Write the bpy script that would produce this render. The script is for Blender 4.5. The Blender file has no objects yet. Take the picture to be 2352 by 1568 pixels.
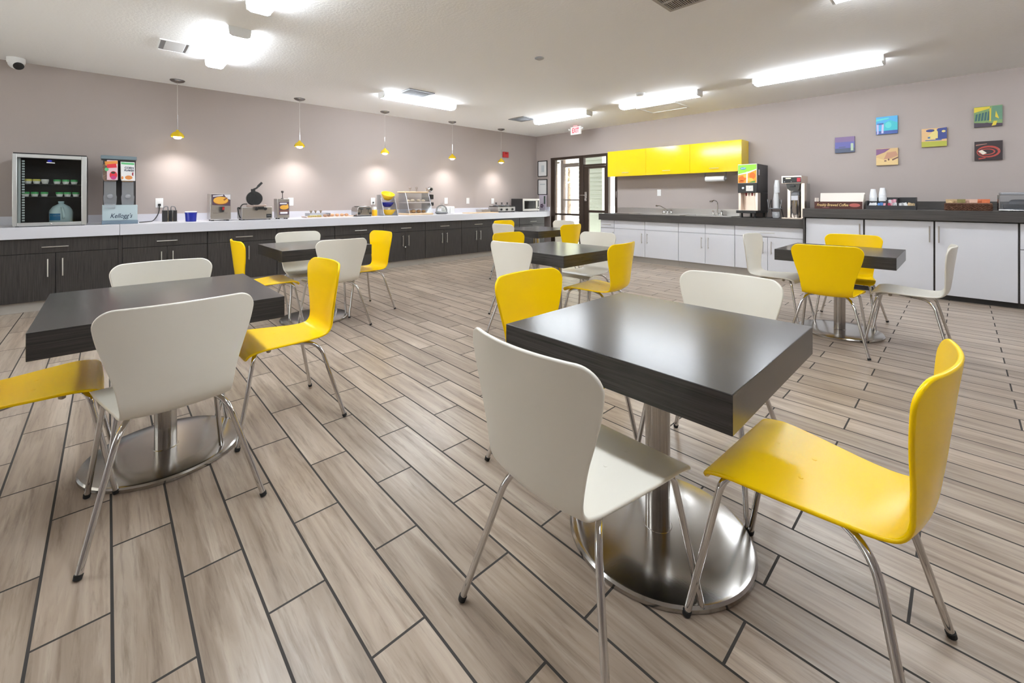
import bpy, bmesh, math, random
from math import sin, cos, pi, radians as R, sqrt
from mathutils import Vector, Matrix
random.seed(7)
S = bpy.context.scene
COL = S.collection

# ------------------------------------------------------------------ materials
MATS = {}
def _nt(name):
    m = bpy.data.materials.new(name); m.use_nodes = True
    nt = m.node_tree
    return m, nt, nt.nodes['Principled BSDF']
def mat(name, col, rough=.5, metal=0., coat=0., spec=.5, bump=0., bscale=60., emit=None, estr=0., aniso=0., var=0.):
    if name in MATS: return MATS[name]
    m, nt, b = _nt(name)
    b.inputs['Base Color'].default_value = (*col, 1)
    b.inputs['Roughness'].default_value = rough
    b.inputs['Metallic'].default_value = metal
    b.inputs['Coat Weight'].default_value = coat
    b.inputs['Coat Roughness'].default_value = .12
    b.inputs['Specular IOR Level'].default_value = spec
    b.inputs['Anisotropic'].default_value = aniso
    if emit:
        b.inputs['Emission Color'].default_value = (*emit, 1)
        b.inputs['Emission Strength'].default_value = estr
    tc = nt.nodes.new('ShaderNodeTexCoord')
    nz = nt.nodes.new('ShaderNodeTexNoise'); nz.inputs['Scale'].default_value = bscale
    nz.inputs['Detail'].default_value = 3
    nt.links.new(tc.outputs['Object'], nz.inputs['Vector'])
    if bump:
        bp = nt.nodes.new('ShaderNodeBump'); bp.inputs['Strength'].default_value = bump
        bp.inputs['Distance'].default_value = .01
        nt.links.new(nz.outputs['Fac'], bp.inputs['Height'])
        nt.links.new(bp.outputs['Normal'], b.inputs['Normal'])
    if var:
        mx = nt.nodes.new('ShaderNodeMixRGB')
        mx.inputs[1].default_value = (*[c * (1 - var) for c in col], 1)
        mx.inputs[2].default_value = (*[min(1, c * (1 + var)) for c in col], 1)
        nt.links.new(nz.outputs['Fac'], mx.inputs[0]); nt.links.new(mx.outputs[0], b.inputs['Base Color'])
    MATS[name] = m
    return m
def wood(name, c1, c2, axis='X', rough=.35, stretch=40., scale=3., coat=0., spec=.5, bump=.05):
    m, nt, b = _nt(name)
    tc = nt.nodes.new('ShaderNodeTexCoord'); mp = nt.nodes.new('ShaderNodeMapping')
    s = [stretch] * 3; s['XYZ'.index(axis)] = 1.2
    mp.inputs['Scale'].default_value = s
    nz = nt.nodes.new('ShaderNodeTexNoise'); nz.inputs['Scale'].default_value = scale
    nz.inputs['Detail'].default_value = 6; nz.inputs['Roughness'].default_value = .65
    cr = nt.nodes.new('ShaderNodeValToRGB')
    cr.color_ramp.elements[0].position = .35; cr.color_ramp.elements[0].color = (*c1, 1)
    cr.color_ramp.elements[1].position = .68; cr.color_ramp.elements[1].color = (*c2, 1)
    L = nt.links.new
    L(tc.outputs['Object'], mp.inputs['Vector']); L(mp.outputs[0], nz.inputs['Vector'])
    L(nz.outputs['Fac'], cr.inputs[0]); L(cr.outputs[0], b.inputs['Base Color'])
    bp = nt.nodes.new('ShaderNodeBump'); bp.inputs['Strength'].default_value = bump; bp.inputs['Distance'].default_value = .003
    L(nz.outputs['Fac'], bp.inputs['Height']); L(bp.outputs[0], b.inputs['Normal'])
    b.inputs['Roughness'].default_value = rough; b.inputs['Coat Weight'].default_value = coat
    b.inputs['Specular IOR Level'].default_value = spec
    MATS[name] = m
    return m
def glass(name, tint=(1, 1, 1), refl=1.0, dens=0.0, dcol=(.8, .8, .8)):
    m, nt, b = _nt(name); nt.nodes.remove(b)
    out = nt.nodes['Material Output']
    tr = nt.nodes.new('ShaderNodeBsdfTransparent'); tr.inputs[0].default_value = (*tint, 1)
    gl = nt.nodes.new('ShaderNodeBsdfGlossy'); gl.inputs['Roughness'].default_value = .03
    fr = nt.nodes.new('ShaderNodeFresnel'); fr.inputs['IOR'].default_value = 1.45
    mu = nt.nodes.new('ShaderNodeMath'); mu.operation = 'MULTIPLY'; mu.inputs[1].default_value = refl
    mx = nt.nodes.new('ShaderNodeMixShader')
    L = nt.links.new
    L(fr.outputs[0], mu.inputs[0]); L(mu.outputs[0], mx.inputs[0]); L(tr.outputs[0], mx.inputs[1]); L(gl.outputs[0], mx.inputs[2])
    last = mx
    if dens:
        df = nt.nodes.new('ShaderNodeBsdfDiffuse'); df.inputs[0].default_value = (*dcol, 1)
        m2 = nt.nodes.new('ShaderNodeMixShader'); m2.inputs[0].default_value = dens
        L(mx.outputs[0], m2.inputs[1]); L(df.outputs[0], m2.inputs[2]); last = m2
    L(last.outputs[0], out.inputs[0])
    MATS[name] = m
    return m
def emis(name, col, st):
    m, nt, b = _nt(name)
    b.inputs['Base Color'].default_value = (.8, .8, .8, 1)
    b.inputs['Emission Color'].default_value = (*col, 1); b.inputs['Emission Strength'].default_value = st
    MATS[name] = m
    return m

def floor_mat():
    m, nt, b = _nt('wood_plank_tile'); L = nt.links.new; N = nt.nodes.new
    tc = N('ShaderNodeTexCoord'); mp = N('ShaderNodeMapping')
    mp.inputs['Location'].default_value = (.445 + .669 * 40 , -.3525 + .1713 * 100, 0)
    L(tc.outputs['Object'], mp.inputs['Vector'])
    br = N('ShaderNodeTexBrick'); br.offset = .5; br.offset_frequency = 2; br.squash = 1
    br.inputs['Color1'].default_value = (0, 0, 0, 1); br.inputs['Color2'].default_value = (1, 1, 1, 1)
    br.inputs['Mortar'].default_value = (.5, .5, .5, 1)
    br.inputs['Scale'].default_value = 1; br.inputs['Mortar Size'].default_value = .0042
    br.inputs['Mortar Smooth'].default_value = .1; br.inputs['Bias'].default_value = 0
    br.inputs['Brick Width'].default_value = .669; br.inputs['Row Height'].default_value = .1713
    L(mp.outputs[0], br.inputs['Vector'])
    # grain: object coords, stretched along X, shifted per plank
    sc = N('ShaderNodeVectorMath'); sc.operation = 'MULTIPLY'; sc.inputs[1].default_value = (.55, 8.0, 1)
    L(tc.outputs['Object'], sc.inputs[0])
    off = N('ShaderNodeVectorMath'); off.operation = 'MULTIPLY'; off.inputs[1].default_value = (37., 61., 23.)
    L(br.outputs['Color'], off.inputs[0])
    ad = N('ShaderNodeVectorMath'); ad.operation = 'ADD'
    L(sc.outputs[0], ad.inputs[0]); L(off.outputs[0], ad.inputs[1])
    n1 = N('ShaderNodeTexNoise'); n1.inputs['Scale'].default_value = 1.9; n1.inputs['Detail'].default_value = 5
    n1.inputs['Roughness'].default_value = .6; n1.inputs['Distortion'].default_value = .7
    n2 = N('ShaderNodeTexNoise'); n2.inputs['Scale'].default_value = 6.5; n2.inputs['Detail'].default_value = 5
    n2.inputs['Roughness'].default_value = .7; n2.inputs['Distortion'].default_value = .3
    L(ad.outputs[0], n1.inputs['Vector']); L(ad.outputs[0], n2.inputs['Vector'])
    c1 = N('ShaderNodeValToRGB'); e = c1.color_ramp.elements
    e[0].position = .22; e[0].color = FL0; e[1].position = .78; e[1].color = FL2
    x = e.new(.5); x.color = FL1
    L(n1.outputs['Fac'], c1.inputs[0])
    c2 = N('ShaderNodeValToRGB'); e = c2.color_ramp.elements
    e[0].position = .30; e[0].color = (.52, .49, .46, 1); e[1].position = .50; e[1].color = (1, 1, 1, 1)
    L(n2.outputs['Fac'], c2.inputs[0])
    mu = N('ShaderNodeMixRGB'); mu.blend_type = 'MULTIPLY'; mu.inputs[0].default_value = .75
    L(c1.outputs[0], mu.inputs[1]); L(c2.outputs[0], mu.inputs[2])
    # per-plank tone
    pv = N('ShaderNodeMapRange'); pv.inputs[3].default_value = .87; pv.inputs[4].default_value = 1.1
    L(br.outputs['Color'], pv.inputs[0])
    m3 = N('ShaderNodeVectorMath'); m3.operation = 'SCALE'; L(mu.outputs[0], m3.inputs[0]); L(pv.outputs[0], m3.inputs['Scale'])
    gm = N('ShaderNodeMixRGB'); gm.inputs[2].default_value = (.042, .037, .033, 1)
    L(br.outputs['Fac'], gm.inputs[0]); L(m3.outputs[0], gm.inputs[1]); L(gm.outputs[0], b.inputs['Base Color'])
    rr = N('ShaderNodeMapRange'); rr.inputs[3].default_value = .30; rr.inputs[4].default_value = .85
    L(br.outputs['Fac'], rr.inputs[0]); L(rr.outputs[0], b.inputs['Roughness'])
    iv = N('ShaderNodeMath'); iv.operation = 'SUBTRACT'; iv.inputs[0].default_value = 1; L(br.outputs['Fac'], iv.inputs[1])
    sm = N('ShaderNodeMath'); sm.operation = 'MULTIPLY_ADD'; sm.inputs[1].default_value = .12; L(n2.outputs['Fac'], sm.inputs[0]); L(iv.outputs[0], sm.inputs[2])
    bp = N('ShaderNodeBump'); bp.inputs['Strength'].default_value = .35; bp.inputs['Distance'].default_value = .002
    L(sm.outputs[0], bp.inputs['Height']); L(bp.outputs[0], b.inputs['Normal'])
    b.inputs['Specular IOR Level'].default_value = .45
    return m
FL0 = (.21, .156, .115, 1); FL1 = (.375, .298, .232, 1); FL2 = (.54, .462, .38, 1)

WALL = mat('taupe_wall_paint', (.41, .355, .33), .75, bump=.08, bscale=140)
CEIL = mat('textured_ceiling_white', (.92, .915, .91), .9, bump=.22, bscale=38)
YEL = mat('yellow_lacquer', (.98, .635, .0003), .26, spec=.25)
YELGLOSS = mat('yellow_gloss_laminate', (.90, .62, .003), .10, coat=.6)
WHT = mat('white_lacquer', (.78, .745, .66), .34, coat=.15)
WLAM = mat('white_laminate', (.66, .66, .69), .35)
WTOP = mat('white_counter_laminate', (.64, .64, .69), .28)
CHROME = mat('chrome', (.62, .61, .60), .10, 1.)
STEEL = mat('brushed_steel', (.44, .42, .395), .19, 1., bump=.01, bscale=200)
STEELD = mat('brushed_steel_sheet', (.55, .53, .51), .32, 1., aniso=.3)
HANDLE = mat('satin_nickel', (.66, .64, .60), .3, 1.)
BLACK = mat('black_plastic', (.018, .018, .018), .4)
RUB = mat('black_rubber', (.012, .012, .012), .7)
GREYP = mat('grey_plastic', (.22, .22, .23), .45)
WPLAS = mat('white_plastic', (.80, .80, .79), .4)
PAPER = mat('white_paper', (.82, .82, .82), .8)
FOAM = mat('white_foam', (.80, .81, .83), .7)
DTOP = wood('dark_table_laminate', (.024, .022, .021), (.060, .055, .0515), 'X', .21, 55, 3.2, spec=.5)
DTOPY = wood('dark_table_edge_laminate', (.022, .020, .019), (.050, .045, .041), 'Y', .25, 55, 3.2, spec=.5)
DCAB = wood('dark_cabinet_laminate', (.026, .0235, .022), (.066, .058, .053), 'Z', .42, 45, 3., spec=.4)
DCTR = wood('dark_counter_laminate', (.045, .040, .037), (.080, .072, .066), 'X', .38, 40, 3., spec=.4)
TOE = mat('grey_vinyl_cove', (.40, .37, .33), .6)
BRONZE = mat('bronze_aluminium', (.055, .036, .026), .4, .3)
PALEWOOD = wood('pale_board_wood', (.62, .44, .27), (.76, .58, .38), 'X', .5, 20, 3.)
GLASS = glass('clear_glass', (.97, .99, .98), .8)
ACRYL = glass('clear_acrylic', (.94, .95, .96), .8, .07, (.75, .77, .82))
CLOUDY = glass('cloudy_acrylic', (.92, .93, .95), .7, .22, (.80, .82, .86))
RED = mat('red_paint', (.45, .012, .015), .4)
BLUEP = mat('blue_plastic', (.010, .022, .30), .3)
YELP = mat('yellow_ceramic', (.86, .52, .02), .25)
GREENP = mat('green_lid', (.06, .42, .12), .4)
DIFF = emis('fluorescent_diffuser', (.87, .935, 1.), 13.)
DIFFS = emis('fluorescent_diffuser_side', (.87, .935, 1.), 18.)
BULB = emis('warm_bulb', (1., .92, .78), 7.)
def C(name, r, g, b, rough=.5): return mat(name, (r, g, b), rough)

# ------------------------------------------------------------------ mesh builder
class MB:
    def __init__(s): s.bm = bmesh.new(); s.mi = 0
    def _f(s, vs):
        try:
            f = s.bm.faces.new(vs); f.material_index = s.mi; return f
        except ValueError: return None
    def box(s, x0, x1, y0, y1, z0, z1):
        v = [s.bm.verts.new(p) for p in ((x0,y0,z0),(x1,y0,z0),(x1,y1,z0),(x0,y1,z0),(x0,y0,z1),(x1,y0,z1),(x1,y1,z1),(x0,y1,z1))]
        for q in ((3,2,1,0),(4,5,6,7),(0,1,5,4),(1,2,6,5),(2,3,7,6),(3,0,4,7)): s._f([v[i] for i in q])
        return s
    def prism(s, poly, a, b, axis='Y'):
        # poly in the two other axes (cyclic order kept as given), extruded from a to b
        def P(u, w, t): return {'Y': (u, t, w), 'X': (t, u, w), 'Z': (u, w, t)}[axis]
        A = [s.bm.verts.new(P(u, w, a)) for u, w in poly]; B = [s.bm.verts.new(P(u, w, b)) for u, w in poly]
        n = len(poly)
        s._f(A); s._f(B[::-1])
        for i in range(n): s._f([A[i], B[i], B[(i+1) % n], A[(i+1) % n]])
        return s
    def lathe(s, prof, c=(0,0,0), n=24, axis='Z', cap=True):
        rings = []
        for r, h in prof:
            ring = []
            for i in range(n):
                a = 2*pi*i/n; u, w = r*cos(a), r*sin(a)
                p = {'Z': (u, w, h), 'Y': (u, h, w), 'X': (h, u, w)}[axis]
                ring.append(s.bm.verts.new((c[0]+p[0], c[1]+p[1], c[2]+p[2])))
            rings.append(ring)
        for a, b in zip(rings, rings[1:]):
            for i in range(n): s._f([a[i], a[(i+1) % n], b[(i+1) % n], b[i]])
        if cap: s._f(rings[0][::-1]); s._f(rings[-1])
        return s
    def cyl(s, p0, p1, r0, r1=None, n=16):
        return s.tube([p0, p1], r0, n, r1=r1)
    def tube(s, pts, r, n=10, r1=None, closed=False):
        pts = [Vector(p) for p in pts]; m = len(pts)
        rings = []; up = None
        for i, p in enumerate(pts):
            if closed: t = (pts[(i+1) % m] - pts[i-1])
            else: t = (pts[min(i+1, m-1)] - pts[max(i-1, 0)])
            t.normalize()
            if up is None:
                up = t.orthogonal().normalized()
            up = (up - t*up.dot(t)).normalized(); sd = t.cross(up)
            rr = r if r1 is None else r + (r1-r)*i/(m-1)
            rings.append([s.bm.verts.new(p + (up*cos(2*pi*k/n) + sd*sin(2*pi*k/n))*rr) for k in range(n)])
        prs = list(zip(rings, rings[1:])) + ([(rings[-1], rings[0])] if closed else [])
        for a, b in prs:
            for k in range(n): s._f([a[k], a[(k+1) % n], b[(k+1) % n], b[k]])
        if not closed: s._f(rings[0][::-1]); s._f(rings[-1])
        return s
    def ball(s, c, r, sz=(1,1,1), nu=16, nv=10):
        prof = [(max(1e-4, r*sin(pi*i/nv)), -r*cos(pi*i/nv)) for i in range(nv+1)]
        b0 = len(s.bm.verts); s.lathe(prof, (0,0,0), nu); s.bm.verts.ensure_lookup_table()
        for v in s.bm.verts[b0:]: v.co = Vector((c[0]+v.co.x*sz[0], c[1]+v.co.y*sz[1], c[2]+v.co.z*sz[2]))
        return s
    def plate(s, poly, y, t=.0015, axis='Y'):
        # thin raised polygon (x,z) lying on a front face at y, standing t proud towards -y
        return s.prism(poly, y, y-t, axis)
    def disc(s, cx, cz, rx, rz, y, t=.0015, n=20):
        return s.plate([(cx+rx*cos(2*pi*i/n), cz+rz*sin(2*pi*i/n)) for i in range(n)], y, t)
    def rot(s, ang, axis, c=(0,0,0), start=0):
        s.bm.verts.ensure_lookup_table()
        bmesh.ops.rotate(s.bm, verts=s.bm.verts[start:], cent=c, matrix=Matrix.Rotation(ang, 3, axis)); return s
    def build(s, name, m, parent=None, bevel=0., seg=2, angle=35, loc=None):
        bmesh.ops.recalc_face_normals(s.bm, faces=s.bm.faces)
        me = bpy.data.meshes.new(name); s.bm.to_mesh(me); s.bm.free()
        for mm in (m if isinstance(m, (list, tuple)) else [m]): me.materials.append(mm)
        me.polygons.foreach_set('use_smooth', [True]*len(me.polygons))
        me.set_sharp_from_angle(angle=R(angle))
        o = bpy.data.objects.new(name, me); COL.objects.link(o)
        if parent: o.parent = parent
        if loc: o.location = loc
        if bevel:
            b = o.modifiers.new('bevel', 'BEVEL'); b.width = bevel; b.segments = seg; b.limit_method = 'ANGLE'; b.angle_limit = R(40)
            b.harden_normals = False
        return o
def rrect(x0, x1, z0, z1, r, n=5):
    out = []
    for cx, cz, a0 in ((x1-r, z1-r, 0), (x0+r, z1-r, 90), (x0+r, z0+r, 180), (x1-r, z0+r, 270)):
        for i in range(n+1):
            a = R(a0+90*i/n); out.append((cx+r*cos(a), cz+r*sin(a)))
    return out
def fillet(pts, r, n=6):
    pts = [Vector(p) for p in pts]; out = [pts[0]]
    for a, b, c in zip(pts, pts[1:], pts[2:]):
        d1 = (a-b); d2 = (c-b); rr = min(r, d1.length*.49, d2.length*.49)
        p, q = b + d1.normalized()*rr, b + d2.normalized()*rr
        for i in range(n+1):
            t = i/n; out.append(p*(1-t)**2 + b*2*t*(1-t) + q*t*t)
    out.append(pts[-1]); return out
def tag(o, label=None, cat=None, group=None, kind=None):
    if label: o['label'] = label
    if cat: o['category'] = cat
    if group: o['group'] = group
    if kind: o['kind'] = kind
    return o
def thing(name, label, cat, loc=(0,0,0), rz=0., group=None):
    o = bpy.data.objects.new(name, None); COL.objects.link(o)
    o.empty_display_size = .1; o.location = loc; o.rotation_euler = (0, 0, R(rz))
    return tag(o, label, cat, group)
def TL(name, label, cat, yc, xf, z=.945, group=None): return thing(name, label, cat, (xf, yc, z), 90, group)
def TB(name, label, cat, xc, yf, z=.945, group=None): return thing(name, label, cat, (xc, yf, z), 0, group)
def copy_tree(o, parent=None):
    c = o.copy(); COL.objects.link(c)
    if parent: c.parent = parent
    for ch in [k for k in o.children]: copy_tree(ch, c)
    return c
def text(s, size, name, m, parent, loc, shear=0., ext=.0006, off=0., width=None, align='CENTER', rot=(90, 0, 0), label=None):
    cu = bpy.data.curves.new(name, 'FONT'); cu.body = s; cu.size = size; cu.extrude = ext; cu.shear = shear; cu.offset = off
    cu.align_x = align; cu.align_y = 'CENTER'; cu.resolution_u = 3
    t = bpy.data.objects.new(name, cu); COL.objects.link(t)
    bpy.context.view_layer.update()
    me = bpy.data.meshes.new_from_object(t.evaluated_get(bpy.context.evaluated_depsgraph_get()))
    bpy.data.objects.remove(t); bpy.data.curves.remove(cu)
    if width:
        xs = [v.co.x for v in me.vertices]; k = width/(max(xs)-min(xs))
        for v in me.vertices: v.co.x *= k
    me.materials.clear(); me.materials.append(m); me.name = name
    o = bpy.data.objects.new(name, me); COL.objects.link(o); o.parent = parent
    o.location = loc; o.rotation_euler = [R(a) for a in rot]
    if label: o['label'] = label
    return o

# ------------------------------------------------------------------ room
WX, WY, CZ = -7.77, 8.25, 2.895
XR, YF = 3.2, -3.0
def structure(o): o['kind'] = 'structure'; return o
structure(MB().box(WX, XR, YF, WY, -.08, 0).build('floor', floor_mat()))
structure(MB().box(WX-.12, XR+.12, YF-.12, WY+.12, CZ, CZ+.1).build('ceiling', CEIL))
structure(MB().box(WX-.12, WX, YF-.12, WY+.12, -.08, CZ).build('wall_left', WALL))
structure(MB().box(XR, XR+.12, YF-.12, WY+.12, -.08, CZ).build('wall_right', WALL))
m = MB().box(WX, XR, YF-.12, YF, -.08, .25).box(WX, XR, YF-.12, YF, 2.55, CZ).box(WX, -7.0, YF-.12, YF, .25, 2.55).box(-2.6, XR, YF-.12, YF, .25, 2.55)
structure(m.build('wall_front', WALL))
DX0, DX1, DZ = -7.274, -5.29, 2.297
m = MB().box(WX, DX0, WY, WY+.14, -.08, CZ); m.box(DX1, XR, WY, WY+.14, -.08, CZ); m.box(DX0, DX1, WY, WY+.14, DZ, CZ)
structure(m.build('wall_back', WALL))

# glazed storefront with the entrance leaf
fy0, fy1 = WY+.02, WY+.12
d1 = structure(MB().box(DX0, -7.14, fy0, fy1, 0, DZ).box(-6.372, -6.244, fy0, fy1, 0, DZ).box(-5.607, -5.545, fy0, fy1, 0, DZ)
     .box(-7.14, -6.372, fy0, fy1, 2.235, DZ).box(-6.244, -5.607, fy0, fy1, 2.235, DZ).box(-7.14, -6.372, fy0, fy1, 0, .12)
     .box(-7.14, -6.372, fy0+.02, fy1-.02, .842, .890).box(-6.244,-5.607,fy0+.02,fy1-.02,2.03,2.075).build('door_1', BRONZE, bevel=.004))
lf = MB().box(-6.236, -6.105, fy0+.02, fy1-.03, .01, 2.025).box(-5.66, -5.612, fy0+.02, fy1-.03, .01, 2.025).box(-6.105, -5.66, fy0+.02, fy1-.03, 1.97, 2.025).box(-6.105, -5.66, fy0+.02, fy1-.03, .01, .16).box(-6.105, -5.66, fy0+.02, fy1-.03, .93, .985).build('door_leaf', BRONZE, d1, bevel=.004)
MB().box(-6.20, -6.14, fy0-.01, fy0+.02, 1.2, 1.42).tube(fillet([(-6.17, fy0, 1.34), (-6.17, fy0-.06, 1.34), (-6.29, fy0-.06, 1.34)], .03), .012).cyl((-6.17, fy0-.03, 1.25), (-6.17, fy0, 1.25), .025).build('door_handle', CHROME, lf, bevel=.003)
MB().box(-6.105, -5.66, fy0+.045, fy0+.05, .16, 1.97).build('pane', GLASS, lf)
MB().box(-7.14, -6.372, fy0+.045, fy0+.05, .12, 2.235).build('fixed_pane', GLASS, d1)
MB().box(-6.244, -5.607, fy0+.045, fy0+.05, 2.075, 2.235).build('transom_pane', GLASS, d1)
w1 = structure(MB().box(-5.37, DX1, fy0, fy1, 0, DZ).box(-5.545, -5.37, fy0, fy1, 2.235, DZ).box(-5.545, -5.37, fy0, fy1, 0, .12).build('window_1', BRONZE, bevel=.004))
MB().box(-5.545, -5.37, fy0+.045, fy0+.05, .12, 2.235).build('pane', GLASS, w1)
MB().box(-5.325, -5.305, fy0-.03, fy0, 1.28, 1.42).build('latch', CHROME, w1, bevel=.003)

PAVE = mat('sunlit_paving', (.74, .73, .71), .9, var=.08, bscale=2)
PINKW = mat('white_trim_paint', (.8, .78, .75), .5)
# added unseen window wall and porch roof behind the camera, to brighten the ceiling
m = MB().box(-7.0, -2.6, YF-.09, YF-.03, .25, .31).box(-7.0, -2.6, YF-.09, YF-.03, 2.49, 2.55)
for k in range(4): x = -6.97+k*1.4467; m.box(x-.03, x+.03, YF-.09, YF-.03, .31, 2.49)
w2 = structure(m.build('added_window', BRONZE))  # added window, unseen, lets ground light reach the ceiling
MB().box(-7.0, -2.6, YF-.062, YF-.056, .31, 2.49).build('pane', GLASS, w2)
structure(MB().box(-12, 8, -6.6, YF-.12, 2.75, 2.9).build('added_porch_roof', PINKW))  # added overhang, unseen, keeps sky light off the added window
structure(MB().box(-40, 40, -45, YF-.12, -.09, -.005).build('outdoor_ground', PAVE))  # added unseen paving that bounces sunlight up to the ceiling

# outside: entrance vestibule, siding, paving, trees
SIDE = mat('pale_green_siding', (.34, .37, .31), .7)
m = MB(); zz = 0
while zz < 2.9:
    m.prism([(9.55, zz), (9.52, zz), (9.545, zz+.115), (9.55, zz+.115)], -7.35, -6.56, 'X'); zz += .115
sd = m.build('siding_wall', SIDE); tag(sd, 'pale green lap siding wall seen through the right glass door leaf', 'wall'); sd['kind'] = 'structure'
tr = structure(MB().box(-6.56, -6.47, 9.5, 9.56, 0, 2.9).build('trim_1', PINKW))
d2 = structure(MB().box(-8.31, -8.21, 9.9, 10.0, 0, 2.6).box(-9.8, -8.36, 9.9, 10.0, 2.32, 2.37).box(-8.21, -7.3, 9.9, 10.0, 2.19, 2.30).box(-8.21, -7.3, 9.9, 10.0, 1.2, 1.24).box(-9.8, -7.3, 9.9, 10.0, .0, .1).build('door_2', BRONZE))
MB().box(-8.36, -8.312, 9.9, 10.0, 0, 2.6).build('side_trim', PINKW, d2)
structure(MB().box(-40, 20, WY+.0, 60, -.09, -.005).build('outdoor_ground', PAVE))
def tree(x, y, h, r, label):
    t = thing('tree', label, 'tree', (x, y, 0), 0, 'trees beyond the entrance')
    MB().cyl((0,0,0), (0,0,h*.7), .16, .08, 10).build('trunk', C('bark', .12, .08, .05), t)
    m = MB(); rng = random.Random(int(x*10))
    for i in range(1100):
        a, b = rng.uniform(0, 2*pi), math.acos(rng.uniform(-1, 1)); k = r*rng.uniform(.5, 1)
        c = Vector((k*sin(b)*cos(a), k*sin(b)*sin(a), h*.75 + k*cos(b)*.9)); s_ = rng.uniform(.05, .13)
        n = Vector((rng.uniform(-1,1), rng.uniform(-1,1), rng.uniform(-1,1))).normalized(); u = n.orthogonal().normalized(); v = n.cross(u)
        m._f([m.bm.verts.new(c+u*s_*p+v*s_*q) for p, q in ((1,0),(0,.7),(-1,0),(0,-.7))])
    m.build('foliage', C('sunny_leaves', .60, .62, .30), t)
tree(-21, 26, 5.2, 2.4, 'sunlit yellow green tree beyond the left glass pane')
tree(-25.5, 29, 5.0, 2.2, 'sunlit tree at the far left edge of the glass door view')

# ------------------------------------------------------------------ ceiling lights
def tube_light(x, y, along, label):
    # local length along X
    t = thing('ceiling_light', label, 'ceiling light', (x, y, CZ), 0 if along == 'X' else 90, 'wraparound fluorescent ceiling lights')
    hl = .68
    MB().box(-hl+.02, hl-.02, -.06, .06, -.02, 0).build('housing', WPLAS, t)
    MB().prism([(-.078, -.014), (-.09, -.045), (-.082, -.074), (-.06, -.088), (.06, -.088), (.082, -.074), (.09, -.045), (.078, -.014)], -hl+.02, hl-.02, 'X').build('diffuser', [DIFF, DIFFS], t)
    for p in t.children[-1].data.polygons: p.material_index = 1 if abs(p.normal.y) > .6 else 0
    for s_ in (-1, 1):
        a, b = sorted((s_*hl, s_*(hl-.02)))
        MB().prism([(-.095, 0), (-.095, -.02), (-.087, -.074), (-.062, -.09), (.062, -.09), (.087, -.074), (.095, -.02), (.095, 0)], a, b, 'X').build('end_cap', WPLAS, t)
    return t
tube_light(-3.39, .92, 'X', 'fluorescent light cut off by the top edge above the left table')
tube_light(-5.43, .92, 'X', 'fluorescent light with its end towards the camera beside the long white grille')
tube_light(-6.13, 3.72, 'Y', 'fluorescent light parallel to the left wall beside the square grey vent')
tube_light(-5.45, 6.51, 'X', 'fluorescent light nearest the exit sign')
tube_light(-3.40, 6.49, 'X', 'fluorescent light above the yellow cupboards beside the smoke detector')
tube_light(-1.29, 6.46, 'X', 'long fluorescent light right of the yellow cupboards, nearest the framed-canvas wall')
tube_light(-.03, 4.14, 'X', 'fluorescent light barely showing at the top right edge')
for x, y in ((-1.3, .92), (1.6, 6.4), (.75, .92), (-3.6, -1.4)):  # unseen fixtures added to brighten the ceiling and foreground floor
    tube_light(x, y, 'X', 'added unseen fluorescent ceiling light, above or behind the camera')

# ceiling fittings
def grille(name, label, cat, x0, x1, y0, y1, slat_dir, n, m_back, m_fr, fr=.03, mid=None):
    t = thing(name, label, cat, ((x0+x1)/2, (y0+y1)/2, CZ)); w, d = (x1-x0)/2, (y1-y0)/2
    m = MB().box(-w, w, -d, -d+fr, -.014, 0).box(-w, w, d-fr, d, -.014, 0).box(-w, -w+fr, -d+fr, d-fr, -.014, 0).box(w-fr, w, -d+fr, d-fr, -.014, 0)
    if mid: m.box(-w+fr, w-fr, -fr*.5+mid, fr*.5+mid, -.014, 0)
    m.build('frame', m_fr, t)
    MB().box(-w+fr, w-fr, -d+fr, d-fr, -.003, 0).build('backing', m_back, t)
    m = MB()
    for i in range(n):
        k = (i+.5)/n
        if slat_dir == 'X': yy = -d+fr + k*(2*d-2*fr); m.box(-w+fr, w-fr, yy-.004, yy+.004, -.012, -.003)
        else: xx = -w+fr + k*(2*w-2*fr); m.box(xx-.004, xx+.004, -d+fr, d-fr, -.012, -.003)
    m.build('slats', m_fr, t)
    return t
VWHITE = mat('vent_white_enamel', (.70, .70, .70), .5); VGREY = mat('vent_grey', (.30, .31, .33), .5); VDARK = mat('vent_dark', (.03, .03, .03), .7)
t = thing('return_grille', 'long white ceiling panel grille with a grey bar across its middle, left of a light', 'vent', (-5.815, .61, CZ))
MB().box(-.195, -.185, -.225, .22, -.012, 0).box(.185, .195, -.225, .22, -.012, 0).box(-.185, .185, -.225, -.215, -.012, 0).box(-.185, .185, .21, .22, -.012, 0).build('frame', WPLAS, t)
MB().box(-.185, .185, -.215, .21, -.003, 0).build('backing', VGREY, t)
for y0, y1 in ((-.172, -.006), (.018, .205)): MB().box(-.18, .18, y0, y1, -.009, -.003).build('panel', VWHITE, t, bevel=.002)
grille('supply_vent', 'square grey louvred ceiling vent beside the light parallel to the left wall', 'vent', -5.975, -5.62, 3.24, 3.68, 'Y', 9, VDARK, VGREY, .025)
grille('supply_vent', 'grey ceiling vent tucked behind the light nearest the exit sign', 'vent', -6.42, -5.98, 5.98, 6.36, 'Y', 9, VDARK, VGREY, .03)
grille('return_grille', 'dark slatted return grille at the top edge of the photo', 'vent', -1.745, -1.10, 2.90, 3.55, 'Y', 34, VDARK, mat('vent_brown', (.36, .33, .30), .5), .03, mid=.13)
t = thing('access_hatch', 'white framed ceiling access hatch below the light above the cupboards', 'hatch', (-3.70, 7.24, CZ))
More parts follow.
